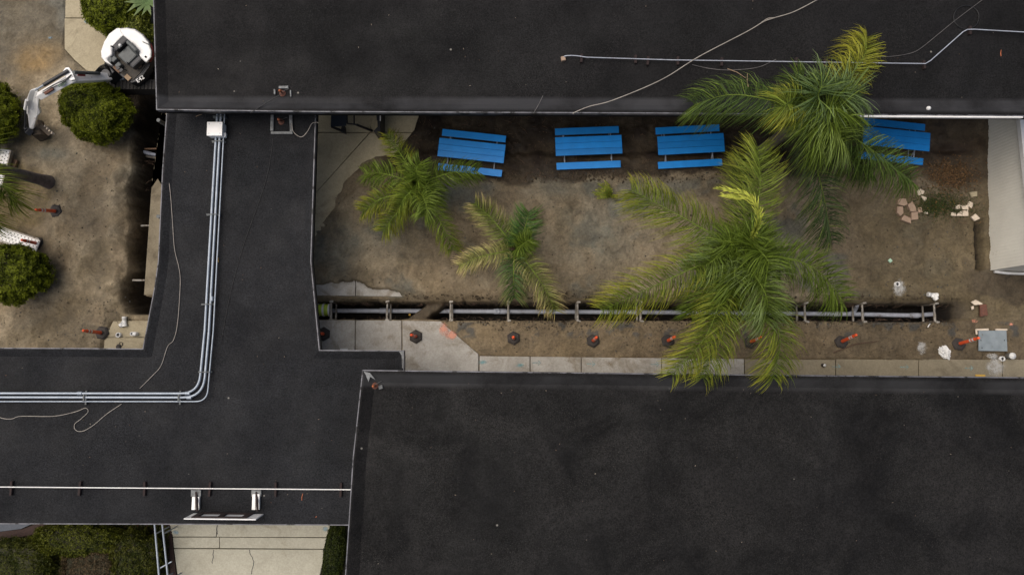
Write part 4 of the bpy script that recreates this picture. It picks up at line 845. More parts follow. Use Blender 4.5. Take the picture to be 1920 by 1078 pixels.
for i, (e1, e2) in enumerate((((1402, 366), (1333, 350)), ((1405, 374), (1348, 366)))):
    frond(pC, [(1406, 450, 5.6), (1419, 425, 7.0), (1422, 400, 7.4), (*e1, 7.5), (*e2, 7.0)], 0.15 + .04 * i, (0.7, 0.68, 0.12), 60, (0.36, 0.43, 0.07), .7, .1, 4.0, 390 + i, .3, .022)
pD = palm("tall palm whose crown spreads over the roof edge beside the fourth picnic table", P(1408, 296, 0), P(1505, 222, 4.7), .2, .17)
cD = (1512, 215, 5.0)
for i, (pts, hw, tip, tm, wh, body, dr) in enumerate([
    ([cD, (1450, 190, 5.8), (1370, 178, 5.6), (1288, 200, 4.5)], .62, LGT, .5, 0, (.06, .1, .025), .9), ([cD, (1575, 160, 6.2), (1618, 110, 6.0), (1628, 62, 5.0)], .58, YEL, .95, .25, GRN, .9),
    ([cD, (1530, 185, 6.4), (1540, 165, 6.8), (1552, 148, 6.4)], .7, PAL, .35, 0, (.08, .13, .04), .6), ([cD, (1560, 185, 6.4), (1590, 172, 6.6), (1612, 188, 6.0)], .66, PAL, .6, 0, (.09, .14, .045), .7),
    ([cD, (1495, 200, 5.8), (1475, 196, 6.2), (1458, 206, 5.8)], .55, YEL, .6, .0, LGT, .5), ([cD, (1548, 225, 6.1), (1570, 245, 6.2), (1578, 275, 5.5)], .7, PAL, .4, 0, LGT, .6),
    ([cD, (1570, 240, 5.6), (1640, 285, 5.2), (1722, 350, 3.6)], .62, LGT, .5, 0, (.06, .1, .02), .7), ([cD, (1522, 280, 4.6), (1545, 370, 3.9), (1562, 470, 2.4)], .62, LGT, .25, 0, (.045, .075, .025), .6),
    ([cD, (1550, 250, 5.0), (1590, 290, 4.6), (1640, 330, 3.4)], .55, LGT, .3, 0, DRK, .7), ([cD, (1500, 180, 6.0), (1495, 160, 6.2), (1510, 142, 5.8)], .5, LGT, .3, 0, DRK, .6),
    ([cD, (1545, 205, 6.4), (1575, 205, 6.6), (1605, 215, 6.0)], .6, LGT, .3, 0, GRN, .6), ([cD, (1520, 235, 5.9), (1535, 262, 5.9), (1540, 290, 5.0)], .55, LGT, .3, 0, GRN, .6)]):
    frond(pD, pts, hw, tip, 145, body, tm, dr, .6, 400 + i, wh)
pE = palm("leaning grey palm trunk rising out of the left yard beside the perforated planks", P(97, 343, 0), P(-46, 306, 3.4), .2, .17)
cE = (-50, 306, 3.7)
for i, pts in enumerate([[cE, (-20, 330, 4.3), (10, 355, 4.0), (36, 384, 3.0)], [cE, (-60, 350, 4.3), (-40, 400, 4.2), (-4, 425, 3.2)], [cE, (-90, 330, 4.3), (-120, 380, 4.2), (-140, 420, 3.2)], [cE, (-80, 280, 4.3), (-120, 240, 4.2), (-150, 200, 3.2)], [cE, (-40, 270, 4.3), (-45, 220, 4.2), (-60, 180, 3.2)], [cE, (-100, 300, 4.4), (-150, 300, 4.2), (-200, 310, 3.2)]]):
    frond(pE, pts, .5, YEL, 110, GRN, .4, .6, .85, 500 + i)
# a seedling palm in the dirt
sp_ = thing("palm_seedling", "tiny tufted palm seedling in the dirt below the second picnic table", "seedling", G(1148, 366))
for i in range(14):
    a = R(100 + i * 9 + random.uniform(-6, 6)) if i < 11 else R(-50 + i * 4); L_ = random.uniform(24, 36) if i < 11 else 16
    frond(sp_, [(1146, 368, .1), (1146 + L_ * .45 * math.cos(a), 368 - L_ * .5 * math.sin(a), .5), (1142 + L_ * math.cos(a), 366 - L_ * math.sin(a) * .95, .4)], .075, YEL, 12, LGT, .5, .3, 1.4, 600 + i, .2, .02)

# ------------------------------------------------------------------ shrubs
def leaves(n, place, size, cols, r, elong=1.6):
    """n small leaf faces; place(k) gives point and outward direction arrays"""
    p, d = place(n); nrm_ = d + r.normal(0, .55, (n, 3)); nrm_ /= np.linalg.norm(nrm_, axis=1)[:, None]
    a = np.cross(nrm_, r.normal(0, 1, (n, 3))); a /= np.linalg.norm(a, axis=1)[:, None]; b = np.cross(nrm_, a)
    s = size * r.uniform(.6, 1.3, (n, 1)); a = a * s * elong; b = b * s * .5
    v = np.stack([p - a * .5, p + b * .8, p + a * .6 - nrm_ * s * .15, p - b * .8], 1).reshape(-1, 3)
    f = np.arange(n * 4).reshape(n, 4); return v, f, np.repeat(cols, 4, 0)
def leaf_obj(name, v, f, c, parent):
    off = world_loc(parent) if parent else Vector((0, 0, 0)); m = bpy.data.meshes.new(name); v = v - np.array(off)
    m.vertices.add(len(v)); m.vertices.foreach_set("co", v.astype(np.float32).ravel()); m.loops.add(f.size); m.loops.foreach_set("vertex_index", f.ravel().astype(np.int32))
    m.polygons.add(len(f)); m.polygons.foreach_set("loop_start", np.arange(0, f.size, 4, dtype=np.int32)); m.update(calc_edges=True)
    a = m.color_attributes.new("leaf", 'FLOAT_COLOR', 'POINT'); a.data.foreach_set("color", np.concatenate([c, np.ones((len(c), 1))], 1).astype(np.float32).ravel())
    m.materials.append(M['leaf']); o = bpy.data.objects.new(name, m); COL.objects.link(o)
    if parent: o.parent = parent
    return o
def shrub(label, u, v, ru, rv, hgt, seed, c0, c1, n=9000, size=.06, lump=.2, name="shrub", cat="shrub", rotz=0.0, z0=0.0, fine=2.2, shape=None):
    n = int(n * fine); size = size * .62
    ctr = P(u, v, hgt * .5); base = Vector((ctr.x, ctr.y, z0)); k = (H - hgt * .5) / F; rx, ry = ru * k, rv * k
    t = thing(name, label, cat, base); r = np.random.default_rng(seed); sc = np.array((rx, ry, hgt * .52)); cz = np.array((ctr.x, ctr.y, z0 + hgt * .48))
    def lumpf(d):
        f3 = lambda q, sd, o: (fbm(q[:, 0] + sd, q[:, 1] + 7, sd, o) + fbm(q[:, 1] + 3, q[:, 2] + sd, sd + 1, o) + fbm(q[:, 2] + 11, q[:, 0] + sd, sd + 2, o)) / 3 - .5
        l = f3(d * 2.4, seed, 3) * 1.5; l2 = f3(d * 8.5, seed + 5, 2) * 1.9
        k = 1.0
        if shape:
            sa_ = np.array(shape, float); an = np.degrees(np.arctan2(d[:, 1], d[:, 0])) % 360; sa_ = sa_[np.argsort(sa_[:, 0])]
            k = np.interp(an, np.r_[sa_[-1, 0] - 360, sa_[:, 0], sa_[0, 0] + 360], np.r_[sa_[-1, 1], sa_[:, 1], sa_[0, 1]])
        return (1 + lump * 1.5 * l + lump * 1.1 * l2) * k, l2
    def dirs(n):
        d = r.normal(0, 1, (n, 3)); d[:, 2] = np.abs(d[:, 2]) * .9 - .18; d /= np.linalg.norm(d, axis=1)[:, None]; return d
    cols = np.zeros((n, 3))
    def place(n):
        d = dirs(n); l, l2 = lumpf(d); dep = 1 - np.abs(r.normal(0, .07, n)) + (r.random(n) < .05) * r.uniform(0, .08, n)
        p = d * (l * dep)[:, None] * sc; ca, sa = math.cos(rotz), math.sin(rotz); p = np.stack([p[:, 0] * ca - p[:, 1] * sa, p[:, 0] * sa + p[:, 1] * ca, p[:, 2]], 1)
        w_ = np.clip(.5 + l2 * 1.6 + r.normal(0, .28, n), 0, 1)[:, None]; cols[:] = (np.array(c0) * (1 - w_) + np.array(c1) * w_) * r.uniform(.7, 1.3, (n, 1)); return p + cz, d
    vv, ff, cc = leaves(n, place, size, cols, r); leaf_obj("foliage", vv, ff, np.repeat(cols, 4, 0), t)
    bm = bmesh.new(); bmesh.ops.create_icosphere(bm, subdivisions=4, radius=1)
    dd = np.array([v_.co for v_ in bm.verts]); l, _ = lumpf(dd)
    ca, sa = math.cos(rotz), math.sin(rotz)
    for v_, ll in zip(bm.verts, l):
        x, y, z = v_.co * ll * .84; x, y, z = x * sc[0], y * sc[1], max(z * sc[2], -hgt * .45); v_.co = Vector((x * ca - y * sa, x * sa + y * ca, z + hgt * .48))
    m = bpy.data.meshes.new("twigs"); bm.to_mesh(m); bm.free(); m.materials.append(TW); o = bpy.data.objects.new("twigs", m); COL.objects.link(o); o.parent = t
    b = MB(); b.tube([base - Vector((0, 0, .1)), base + Vector((0, 0, hgt * .5))], [.07, .05], 8); b.build("trunk", M['bark'], t); return t
TW = simple("inner_twigs", (0.018, 0.022, 0.006), (0.03, 0.024, 0.012), 12, .9, 0, None, .8)
g0, g1 = (0.042, 0.056, 0.003), (0.17, 0.2, 0.012)
shrub("round dark green bush under the excavator boom", 181, 210, 63, 58, 1.5, 11, g0, g1, 16000, .06, .26, shape=[(0, 1.12), (35, .86), (70, .98), (110, 1.02), (140, 1.14), (180, .98), (215, .84), (250, .95), (290, 1.05), (325, 1.0)])
shrub("big dark green bush in the top corner above the excavator", 214, 6, 60, 66, 1.6, 12, g0, g1, 15000, .06, .3, shape=[(0, 1.1), (180, 1), (220, .92), (270, 1.06), (300, .95)])
shrub("looser light green bush between the excavator and the roof", 262, 66, 34, 42, 1.2, 13, (0.045, 0.06, 0.008), (0.2, 0.22, 0.035), 7000, .075, .3)
shrub("dark green bush cut by the left edge beside the excavator arm", -20, 212, 58, 66, 1.5, 14, g0, g1, 14000, .06, .3)
shrub("dark green bush below the perforated plank in the left yard", 34, 512, 62, 58, 1.5, 15, g0, g1, 15000, .06, .3, shape=[(0, 1.02), (45, .9), (90, 1.02), (315, .9), (270, 1.02)])
ag = thing("agave_plant", "spiky pale green agave at the roof corner above the excavator", "agave", P(272, 4, .6))
b = MB(); cs = []
for k in range(15):
    a = R(k * 137.5); L_ = random.uniform(.55, .8); d = Vector((math.cos(a), math.sin(a), 0)); x = Vector((-d.y, d.x, 0)); p = P(276, 4, 1.35)
    b.add([p - x * .03, p + x * .03, p + d * L_ * .5 - x * .07 + Vector((0, 0, .14)), p + d * L_ * .5 + x * .07 + Vector((0, 0, .14)), p + d * L_ + Vector((0, 0, .02 + .2 * (k % 3)))], [(0, 1, 3, 2), (2, 3, 4)])
    cs += [(.1, .16, .06)] * 2 + [(.14, .2, .08)] * 2 + [(.2, .24, .1)]
b.build("blade_leaves", M['leaf'], ag, attr=("leaf", cs)); b = MB(); p = P(276, 4, 1.35); b.tube([(p.x, p.y, 0), p], .06, 8); b.build("stem", M['bark'], ag)
# garden at the bottom left
d0, d1 = (0.026, 0.036, 0.004), (0.11, 0.12, 0.012)
shrub("low green shrub at the far lower left corner", 20, 1062, 75, 48, .7, 21, d0, (0.075, 0.08, 0.012), 7000, .06, .35)
shrub("dark leafy shrub in the garden below the walkway roof", 150, 1010, 85, 34, .8, 22, d0, d1, 7000, .065, .35)
shrub("dry brown twiggy shrub in the lower garden", 180, 1066, 62, 44, .75, 23, (0.05, 0.036, 0.02), (0.12, 0.085, 0.045), 7000, .045, .3)
shrub("yellow green shrub beside the handrail in the lower garden", 258, 1048, 46, 52, .9, 24, d0, (0.075, 0.078, 0.01), 6000, .065, .35)
shrub("dark hedge strip between the ramp and the building", 628, 1036, 20, 66, .8, 26, (0.012, 0.02, 0.004), (0.04, 0.052, 0.006), 7000, .055, .2, "hedge", "hedge", R(-6))
r = np.random.default_rng(77); n = 14000; uu = r.uniform(-30, 318, n); vv_ = r.uniform(983, 1085, n)
kk = (vv_ > 1015 - uu * .2) | (uu > 130); uu, vv_ = uu[kk], vv_[kk]; n = len(uu)
pp = np.array([P(a, b_, 0.0)[:] for a, b_ in zip(uu, vv_)]); pp[:, 2] = r.uniform(-.1, .12, n); dd = np.tile((0, 0, 1.), (n, 1))
w_ = r.random((n, 1)); cc = np.array(d0) * (1 - w_) + np.array((0.06, 0.065, 0.01)) * w_; red = r.random(n) < .05; cc[red] = (0.12, 0.05, 0.03)
v_, f_, c_ = leaves(n, lambda k: (pp, dd), .055, cc, r); struct(leaf_obj("ground_cover", v_, f_, c_, None), "stuff")
# weeds and dry leaves at the east end of the court
n = 3000; uu = np.concatenate([r.normal(1765, 28, n // 2), r.normal(1745, 16, n // 4), r.normal(1775, 30, n - n // 2 - n // 4)]); vv_ = np.concatenate([r.normal(378, 12, n // 2), r.normal(388, 9, n // 4), r.normal(395, 10, n - n // 2 - n // 4)])
pp = np.array([G(a, b_, 0)[:] for a, b_ in zip(uu, vv_)]); pp[:, 2] += r.uniform(0, .07, n); dd = np.tile((0, 0, 1.), (n, 1)); w_ = r.random((n, 1))
cc = np.array((0.02, 0.035, 0.008)) * (1 - w_) + np.array((0.055, 0.075, 0.018)) * w_; yl = r.random(n) < .06; cc[yl] = (.2, .12, .04)
v_, f_, c_ = leaves(n, lambda k: (pp, dd), .03, cc, r); struct(leaf_obj("weeds", v_, f_, c_, None), "stuff")
n = 1500; uu = r.normal(1780, 24, n); vv_ = r.normal(328, 15, n); pp = np.array([G(a, b_, .02)[:] for a, b_ in zip(uu, vv_)]); dd = np.tile((0, 0, 1.), (n, 1)); w_ = r.random((n, 1))
cc = np.array((0.07, 0.04, 0.02)) * (1 - w_) + np.array((0.22, 0.13, 0.06)) * w_
v_, f_, c_ = leaves(n, lambda k: (pp, dd), .045, cc, r); struct(leaf_obj("fallen_leaves", v_, f_, c_, None), "stuff")
# clods and pebbles strewn over the bare ground
n = 9000; vs = []; fs = []; cs = []; oc = np.array([(1, 0, 0), (0, 1, 0), (-1, 0, 0), (0, -1, 0), (0, 0, 1), (0, 0, -1)], float); of = [(0, 1, 4), (1, 2, 4), (2, 3, 4), (3, 0, 4)]
zones = [(600, 1830, 225, 556), (830, 1900, 603, 665), (830, 1800, 602, 620), (100, 245, 280, 640), (0, 240, 560, 645), (800, 1500, 318, 345), (1640, 1840, 420, 540)]
pw = [.36, .12, .16, .08, .04, .17, .07]
for k in range(n):
    z_ = zones[r.choice(7, p=pw)]; u, v = r.uniform(z_[0], z_[1]), r.uniform(z_[2], z_[3])
    if v > 600 and u < 900 and u > 590: continue
    if u < 777 and u > 590 and v < 330: continue
    p = G(u, v, 0); 
    if p.z < -.4: continue
    s = .01 + .03 * r.random() ** 5; rot = r.uniform(0, 6.28); m = len(vs)
    for q_ in oc:
        x, y = q_[0] * math.cos(rot) - q_[1] * math.sin(rot), q_[0] * math.sin(rot) + q_[1] * math.cos(rot); j = r.uniform(.7, 1.3); vs.append((p.x + x * s * j, p.y + y * s * j, p.z + q_[2] * s * .7))
    fs += [tuple(m + i for i in f) for f in of]; g = r.uniform(.45, 1.2); base_c = (.1, .08, .055) if r.random() < .8 else (.085, .085, .078)
    cs += [tuple(np.array(base_c) * g)] * 6
b = MB(); b.add(vs, fs); struct(b.build("pebbles", M['leaf'], None, attr=("leaf", cs)), "stuff")
# larger clods along the trench lips and the edge of the dark soil
vs = []; fs = []; cs = []
for k in range(1500):
    w_ = r.random()
    if w_ < .35: u, v = r.uniform(760, 1800), 553 + abs(r.normal(0, 5)) * -1 + 8
    elif w_ < .6: u, v = r.uniform(830, 1800), 601 + abs(r.normal(0, 4))
    elif w_ < .93: u, v = r.normal(1050, 150), 332 + r.normal(0, 6)
    else: u, v = r.normal(185, 40), r.uniform(290, 600)
    p = G(u, v, 0)
    if p.z < -.35 or w_ > .93: continue
    s_ = .018 + .045 * r.random() ** 3; m = len(vs); rot = r.uniform(0, 6.28)
    for q_ in oc:
        x, y = q_[0] * math.cos(rot) - q_[1] * math.sin(rot), q_[0] * math.sin(rot) + q_[1] * math.cos(rot); j = r.uniform(.6, 1.4); vs.append((p.x + x * s_ * j, p.y + y * s_ * j, p.z + q_[2] * s_ * .75))
    fs += [tuple(m + i for i in f) for f in of]; cs += [tuple(np.array((.095, .074, .05)) * r.uniform(.5, 1.3))] * 6
b = MB(); b.add(vs, fs); struct(b.build("soil_clods", M['leaf'], None, attr=("leaf", cs)), "stuff")
# twigs and litter on the dark soil by the tables, and blown leaves on the roofs
b = MB()
for k in range(420):
    u, v = r.uniform(745, 1480), r.uniform(218, 335)
    if k > 330: u, v = r.uniform(1700, 1845), r.uniform(300, 420)
    p = G(u, v, .012); a = r.uniform(0, 3.14); L_ = .03 + .16 * r.random() ** 2; d = Vector((math.cos(a), math.sin(a), r.normal(0, .1))) * L_
    b.tube([p - d, p + Vector((d.y, -d.x, 0)) * .15, p + d], [.004, .006, .003], 4, False)
struct(b.build("twig_litter", M['wood'], None), "stuff")
n = 260; uu = r.uniform(0, 1920, n); vv_ = r.uniform(0, 1078, n); pp = []
for a_, b_ in zip(uu, vv_):
    zz = ZN if (b_ < 205 and a_ > 300) else ZS if (b_ > 715 and a_ > 700) else ZW if ((a_ > 325 and a_ < 570 and b_ > 215 and b_ < 960) or (b_ > 665 and b_ < 965 and a_ < 640)) else None
    if zz: pp.append(P(a_, b_, zz + .012)[:])
pp = np.array(pp); n = len(pp); dd = np.tile((0, 0, 3.), (n, 1)); w_ = r.random((n, 1))
cc = (np.array((0.1, 0.05, 0.025)) * (1 - w_) + np.array((0.3, 0.26, 0.21)) * w_) * r.uniform(.3, 1, (n, 1))
v_, f_, c_ = leaves(n, lambda k: (pp, dd), .028, cc, r); struct(leaf_obj("roof_litter", v_, f_, c_, None), "stuff")
# roots hanging from the trench edges
b = MB()
for k in range(420):
    side = r.random() < .5
    if r.random() < .8:
        u = r.uniform(640, 1780); v = (568 if side else 598) + (u - 600) * .0035 + r.uniform(-2, 2); p = P(u, v, -.03); o = Vector((r.uniform(-.15, .15), r.uniform(.0, .12) * (-1 if side else 1) * .8, 0))
    else:
        if r.random() < .75: continue
        p = P(r.uniform(268, 306), r.uniform(300, 360), -.35); o = Vector((r.uniform(-.25, .25), r.uniform(-.2, .2), .05))
    L_ = r.uniform(.1, .3); b.tube([p, p + o * .5 + Vector((0, 0, .02)), p + o + Vector((0, 0, -L_ * .5)), p + o * 1.2 + Vector((r.uniform(-.1, .1), 0, -L_))], [.005, .005, .004, .002], 4, False)
struct(b.build("roots", M['husk']), "stuff")

# ------------------------------------------------------------------ paint and powder marks on paving and ground
def patch(name, u, v, ru, rv, mat, z, ground_=False, seed=0, rings=6, seg=22):
    rr = random.Random(seed); b = MB(); vs = []; cv = []; fs = []
    def pt_(a, f): 
        x, y = u + ru * f * math.cos(a), v + rv * f * math.sin(a); return G(x, y, z) if ground_ else P(x, y, z)
    vs.append(pt_(0, 0)); cv.append((.5,) * 3)
    for i in range(1, rings + 1):
        for k in range(seg): vs.append(pt_(k * 2 * math.pi / seg, i / rings)); cv.append((.5 * (1 - (i / rings) ** 2),) * 3)
    for k in range(seg): fs.append((0, 1 + (k + 1) % seg, 1 + k))
    for i in range(rings - 1):
        for k in range(seg): fs.append((1 + i * seg + k, 1 + i * seg + (k + 1) % seg, 1 + (i + 1) * seg + (k + 1) % seg, 1 + (i + 1) * seg + k))
    b.add(vs, [f[::-1] for f in fs]); return struct(b.build(name, M[mat], None, attr=("cover", cv)))
patch("orange_paint_mark", 832, 617, 13, 16, 'pinkp', .034); patch("orange_paint_mark", 846, 629, 16, 12, 'pinkp', .034)
patch("white_powder", 1866, 688, 26, 24, 'chalk', .036); patch("white_powder", 1727, 652, 14, 16, 'chalk', .035, True); patch("white_powder", 1685, 540, 18, 22, 'chalk', .035, True); patch("white_powder", 1860, 668, 16, 8, 'chalk', .035, True)
patch("blue_paint_mark", 329, 998, 9, 6, 'bluep', .034); patch("blue_paint_mark", 610, 991, 8, 8, 'bluep', .034); patch("blue_paint_mark", 165, 40, 11, 7, 'bluep', .044); patch("blue_paint_mark", 95, 72, 6, 4, 'bluep', .03, True)
patch("orange_paint_mark", 1826, 602, 8, 5, 'pinkp', .03, True); patch("orange_paint_mark", 1895, 608, 7, 4, 'pinkp', .03, True)
patch("blue_paint_mark", 905, 679, 12, 5, 'cyan', .034); patch("blue_paint_mark", 975, 685, 10, 5, 'cyan', .034); 
for u, v in ((1006, 680), (1108, 682), (1228, 683), (1568, 687.5), (1695.5, 688), (1817, 690)):
    b = MB(); zz = .033
    def Q_(x, y): return P(u + x, v + y, zz)
    b.add([Q_(-8, -.8), Q_(5, -.8), Q_(5, .8), Q_(-8, .8)], [(3, 2, 1, 0)]); b.add([Q_(2, -4.4), Q_(3.4, -4.6), Q_(8.5, 0), Q_(6.4, 0)], [(3, 2, 1, 0)]); b.add([Q_(6.4, 0), Q_(8.5, 0), Q_(3.4, 4.6), Q_(2, 4.4)], [(3, 2, 1, 0)])
    struct(b.build("arrow_marking", M['cyan'], None, attr=("cover", [(.42,) * 3] * len(b.v))))
# cracks in the ramp
for pts in ([(468, 1030), (470, 1040), (476, 1052), (474, 1063), (470, 1080)], [(408, 984), (406, 992), (408, 1005)], [(401, 1030), (399, 1048), (397, 1060)]):
    b = MB(); pa = [P(u, v, .032) for u, v in jag(pts, .8, 4, 9)[:-int(math.dist(pts[0], pts[-1]) // 4) or None]]
    vs = []; [vs.extend((p + Vector((-.012, 0, 0)), p + Vector((.012, 0, 0)))) for p in pa]; b.add(vs, [(2 * i, 2 * i + 1, 2 * i + 3, 2 * i + 2) for i in range(len(pa) - 1)]); struct(b.build("paving_crack", M['cableb']))

# ------------------------------------------------------------------ loose things on the ground
def wye(u, v, rz, label, z=.06):
    t = thing("pipe_fitting", label, "pipe fitting", G(u, v) if u > 400 else P(u, v, .05)); c = world_loc(t) + Vector((0, 0, .075)); d = Vector((math.cos(rz), math.sin(rz), 0)); e = Vector((math.cos(rz - .8), math.sin(rz - .8), 0))
    b = MB(); b.tube([c - d * .17, c - d * .09, c - d * .089, c + d * .09, c + d * .091, c + d * .17], [.082, .082, .068, .068, .082, .082], 14); b.build("main_tube", M['pvcw'], t)
    b = MB(); b.tube([c - d * .06, c + e * .1, c + e * .101, c + e * .21], [.066, .066, .082, .082], 14); b.build("side_branch", M['pvcw'], t)
    b = MB(); b.tube([c + e * .18, c + e * .2145], .06, 12); b.build("opening", M['black'], t)
wye(1746, 553, R(-5), "white plastic wye fitting on the dirt above the right end of the trench"); wye(236, 603, R(95) + math.pi, "white plastic wye fitting on the paved corner of the left yard")
def ring(u, v, r, hgt, label, mat='pvcw', onp=None):
    t = thing("pipe_end", label, "pipe end", P(u, v, onp) if onp is not None else G(u, v)); c = world_loc(t)
    b = MB(); b.lathe(c, [(r, -.02), (r, hgt), (r * .72, hgt), (r * .72, hgt - .08)], 18); b.build("rim", M[mat], t)
    b = MB(); b.lathe(c, [(r * .72, hgt - .06), (0, hgt - .06)], 18); b.build("opening", M['black'], t)
ring(1680, 533, .085, .12, "upright white pipe end in the dirt beside a round hole"); ring(1877, 672.5, .085, .1, "white pipe end on the dirt between the steel plate and the sidewalk", onp=.0)
ring(224, 628, .085, .1, "white pipe end on the yard paving nearest the dirt", onp=.05); ring(250.5, 626, .068, .12, "left of two white pipe ends touching on the yard paving", onp=.05)
ring(1665, 532, .085, .0, "round black hole beside the upright white pipe end", 'rubber'); ring(227, 610, .08, .015, "black round hole beside the white wye fitting", 'rubber', .05); ring(227, 645, .075, .015, "black round hole near the edge of the walkway roof", 'rubber', .05)
b = MB(); b.lathe(P(256.5, 626, .05), [(.075, 0), (.075, .16), (.05, .18), (0, .18)], 16); tag(b.build("pipe_plug", M['pvcw']), "white capped pipe standing against the small pipe end on the yard paving", "cap")
b = MB(); b.lathe(P(223, 650, .05), [(.09, 0), (.09, .03), (0, .03)], 16); tag(b.build("drain_cover", M['rubber']), "flat black drain cover partly under the roof edge in the left yard", "cover")
cp = thing("cleanout_cap", "small dark capped pipe with a white top on the muddy sidewalk", "cap", P(1542, 684.5, .028)); c = world_loc(cp)
b = MB(); b.tube([c, c + Vector((.02, 0, .12))], .06, 14); b.build("pipe", M['rubber'], cp); b = MB(); b.lathe(c + Vector((.02, 0, .12)), [(.05, 0), (.05, .02), (0, .025)], 12); b.build("top", M['pvcw'], cp)
bc = thing("bucket", "small white bucket at the corner of the steel plate", "bucket", P(1889, 667, 0)); c = world_loc(bc)
b = MB(); b.lathe(c, [(0, 0), (.09, 0), (.1, .22), (.115, .225), (.115, .25), (.1, .25)], 16); b.build("body", M['pvcw'], bc); b = MB(); b.lathe(c, [(.112, .251), (.112, .265), (0, .265)], 16); b.build("lid", M['pvcw'], bc)
pl_ = thing("steel_plate", "grey steel tread plate lying on the dirt at the right", "steel plate", P(1861, 638, .02))
b = MB(); b.prism([P(u, v, .06) for u, v in ((1835, 620), (1887, 619.5), (1889, 658.5), (1835, 657.5))], .03, .06); 
for i in range(9):
    for j in range(14):
        p = P(1872 + i * 1.5, 624 + j * 2.3, .062); b.beam(p - Vector((.007, .007, 0)), p + Vector((.007, .007, 0)), .012, .006)
b.build("plate", M['steel'], pl_)
for u, v in ((1839, 638), (1883, 638), (1841, 652)):
    b = MB(); b.lathe(P(u, v, .055), [(.02, 0), (.02, .01), (0, .012)], 10); b.build("lifting_hole", M['black'], pl_)
b = MB(); b.beam(P(1829, 618.2, .05), P(1853, 617.6, .05), .07, .06); b.beam(P(1830, 619, .05), P(1831, 627, .05), .05, .05); tag(b.build("timber_edge", M['tile'], None, .008), "pale timber strip under the upper left corner of the steel plate", "timber")
b = MB(); b.beam(P(1866, 617.8, .05), P(1888, 618, .05), .06, .06); tag(b.build("timber_edge", M['tile'], None, .008), "pale timber strip along the upper right edge of the steel plate", "timber")
pbm = bmesh.new(); bmesh.ops.create_icosphere(pbm, subdivisions=4, radius=1); rb_ = np.random.default_rng(5)
for v_ in pbm.verts:
    d = v_.co.copy(); k = 1 + .9 * (fbm(np.array([d.x * 3 + 5]), np.array([d.y * 3 + d.z * 2]), 3)[0] - .5) + .5 * (fbm(np.array([d.x * 9]), np.array([d.y * 9 + d.z * 5]), 8)[0] - .5)
    v_.co = Vector((d.x * .19 * k, d.y * .24 * k, max(d.z, -.3) * .1 * k + .03))
m = bpy.data.meshes.new("plastic_bag"); pbm.to_mesh(m); pbm.free(); m.materials.append(M['pvcw']); o = bpy.data.objects.new("plastic_bag", m); COL.objects.link(o); o.location = G(1770, 661); o.rotation_euler = (0, 0, .5); tag(o, "crumpled white plastic bag on the dirt beside a delineator post", "bag")
# shovel blade / rusty lid by the trench end
b = MB(); b.prism(jag([(1838, 571), (1850, 570), (1853, 591), (1839, 594)], .3, 6, 1) and [P(u, v, .08) for u, v in ((1838, 571), (1850, 570), (1853, 591), (1839, 594))], .0, .08); t = tag(b.build("meter_box", M['rust'], None, .02), "rusty brown meter box lid right of the trench end", "meter box")
b = MB(); b.prism([P(u, v, .06) for u, v in ((1821, 566), (1830, 562), (1843, 569), (1841, 572), (1836, 571), (1828, 572))], .0, .06); tag(b.build("concrete_chip", M['tile'], None, .01), "pale concrete chip touching the rusty meter box lid", "concrete piece")
b = MB(); b.prism([P(u, v, .06) for u, v in ((1822, 575), (1826, 573), (1827, 579), (1823, 581))], .0, .05); tag(b.build("concrete_chip", M['tile'], None, .01), "tiny pale chip below the larger concrete chip by the trench end", "concrete piece")
for pts, lab in (([(1686, 374), (1691, 371.5), (1700, 372.5), (1703, 383), (1697, 386), (1684, 383)], "at the top of the paver ring"), ([(1683.5, 387), (1694, 386.5), (1695, 399), (1690, 405), (1683, 398)], "on the left of the paver ring"),
                 ([(1703, 384), (1712, 377), (1719.5, 391), (1720, 396), (1709, 397)], "at the upper right of the paver ring"), ([(1710, 398), (1722, 396.5), (1723, 411), (1710, 412.5)], "at the lower right of the paver ring"),
                 ([(1692, 408), (1697, 403), (1709, 409), (1709.5, 419), (1691, 412)], "at the bottom of the paver ring"), ([(1721, 390), (1729, 388), (1731, 398), (1723.5, 399)], "smaller and outside the ring on its right")):
    c = G(1703, 395); b = MB(); b.prism([P(u, v, .1) for u, v in pts], c.z - .05, c.z + .11); tag(b.build("paver_block", M['paver'], None, .012), "tan paver block " + lab, "paver", "tan pavers set in a ring")
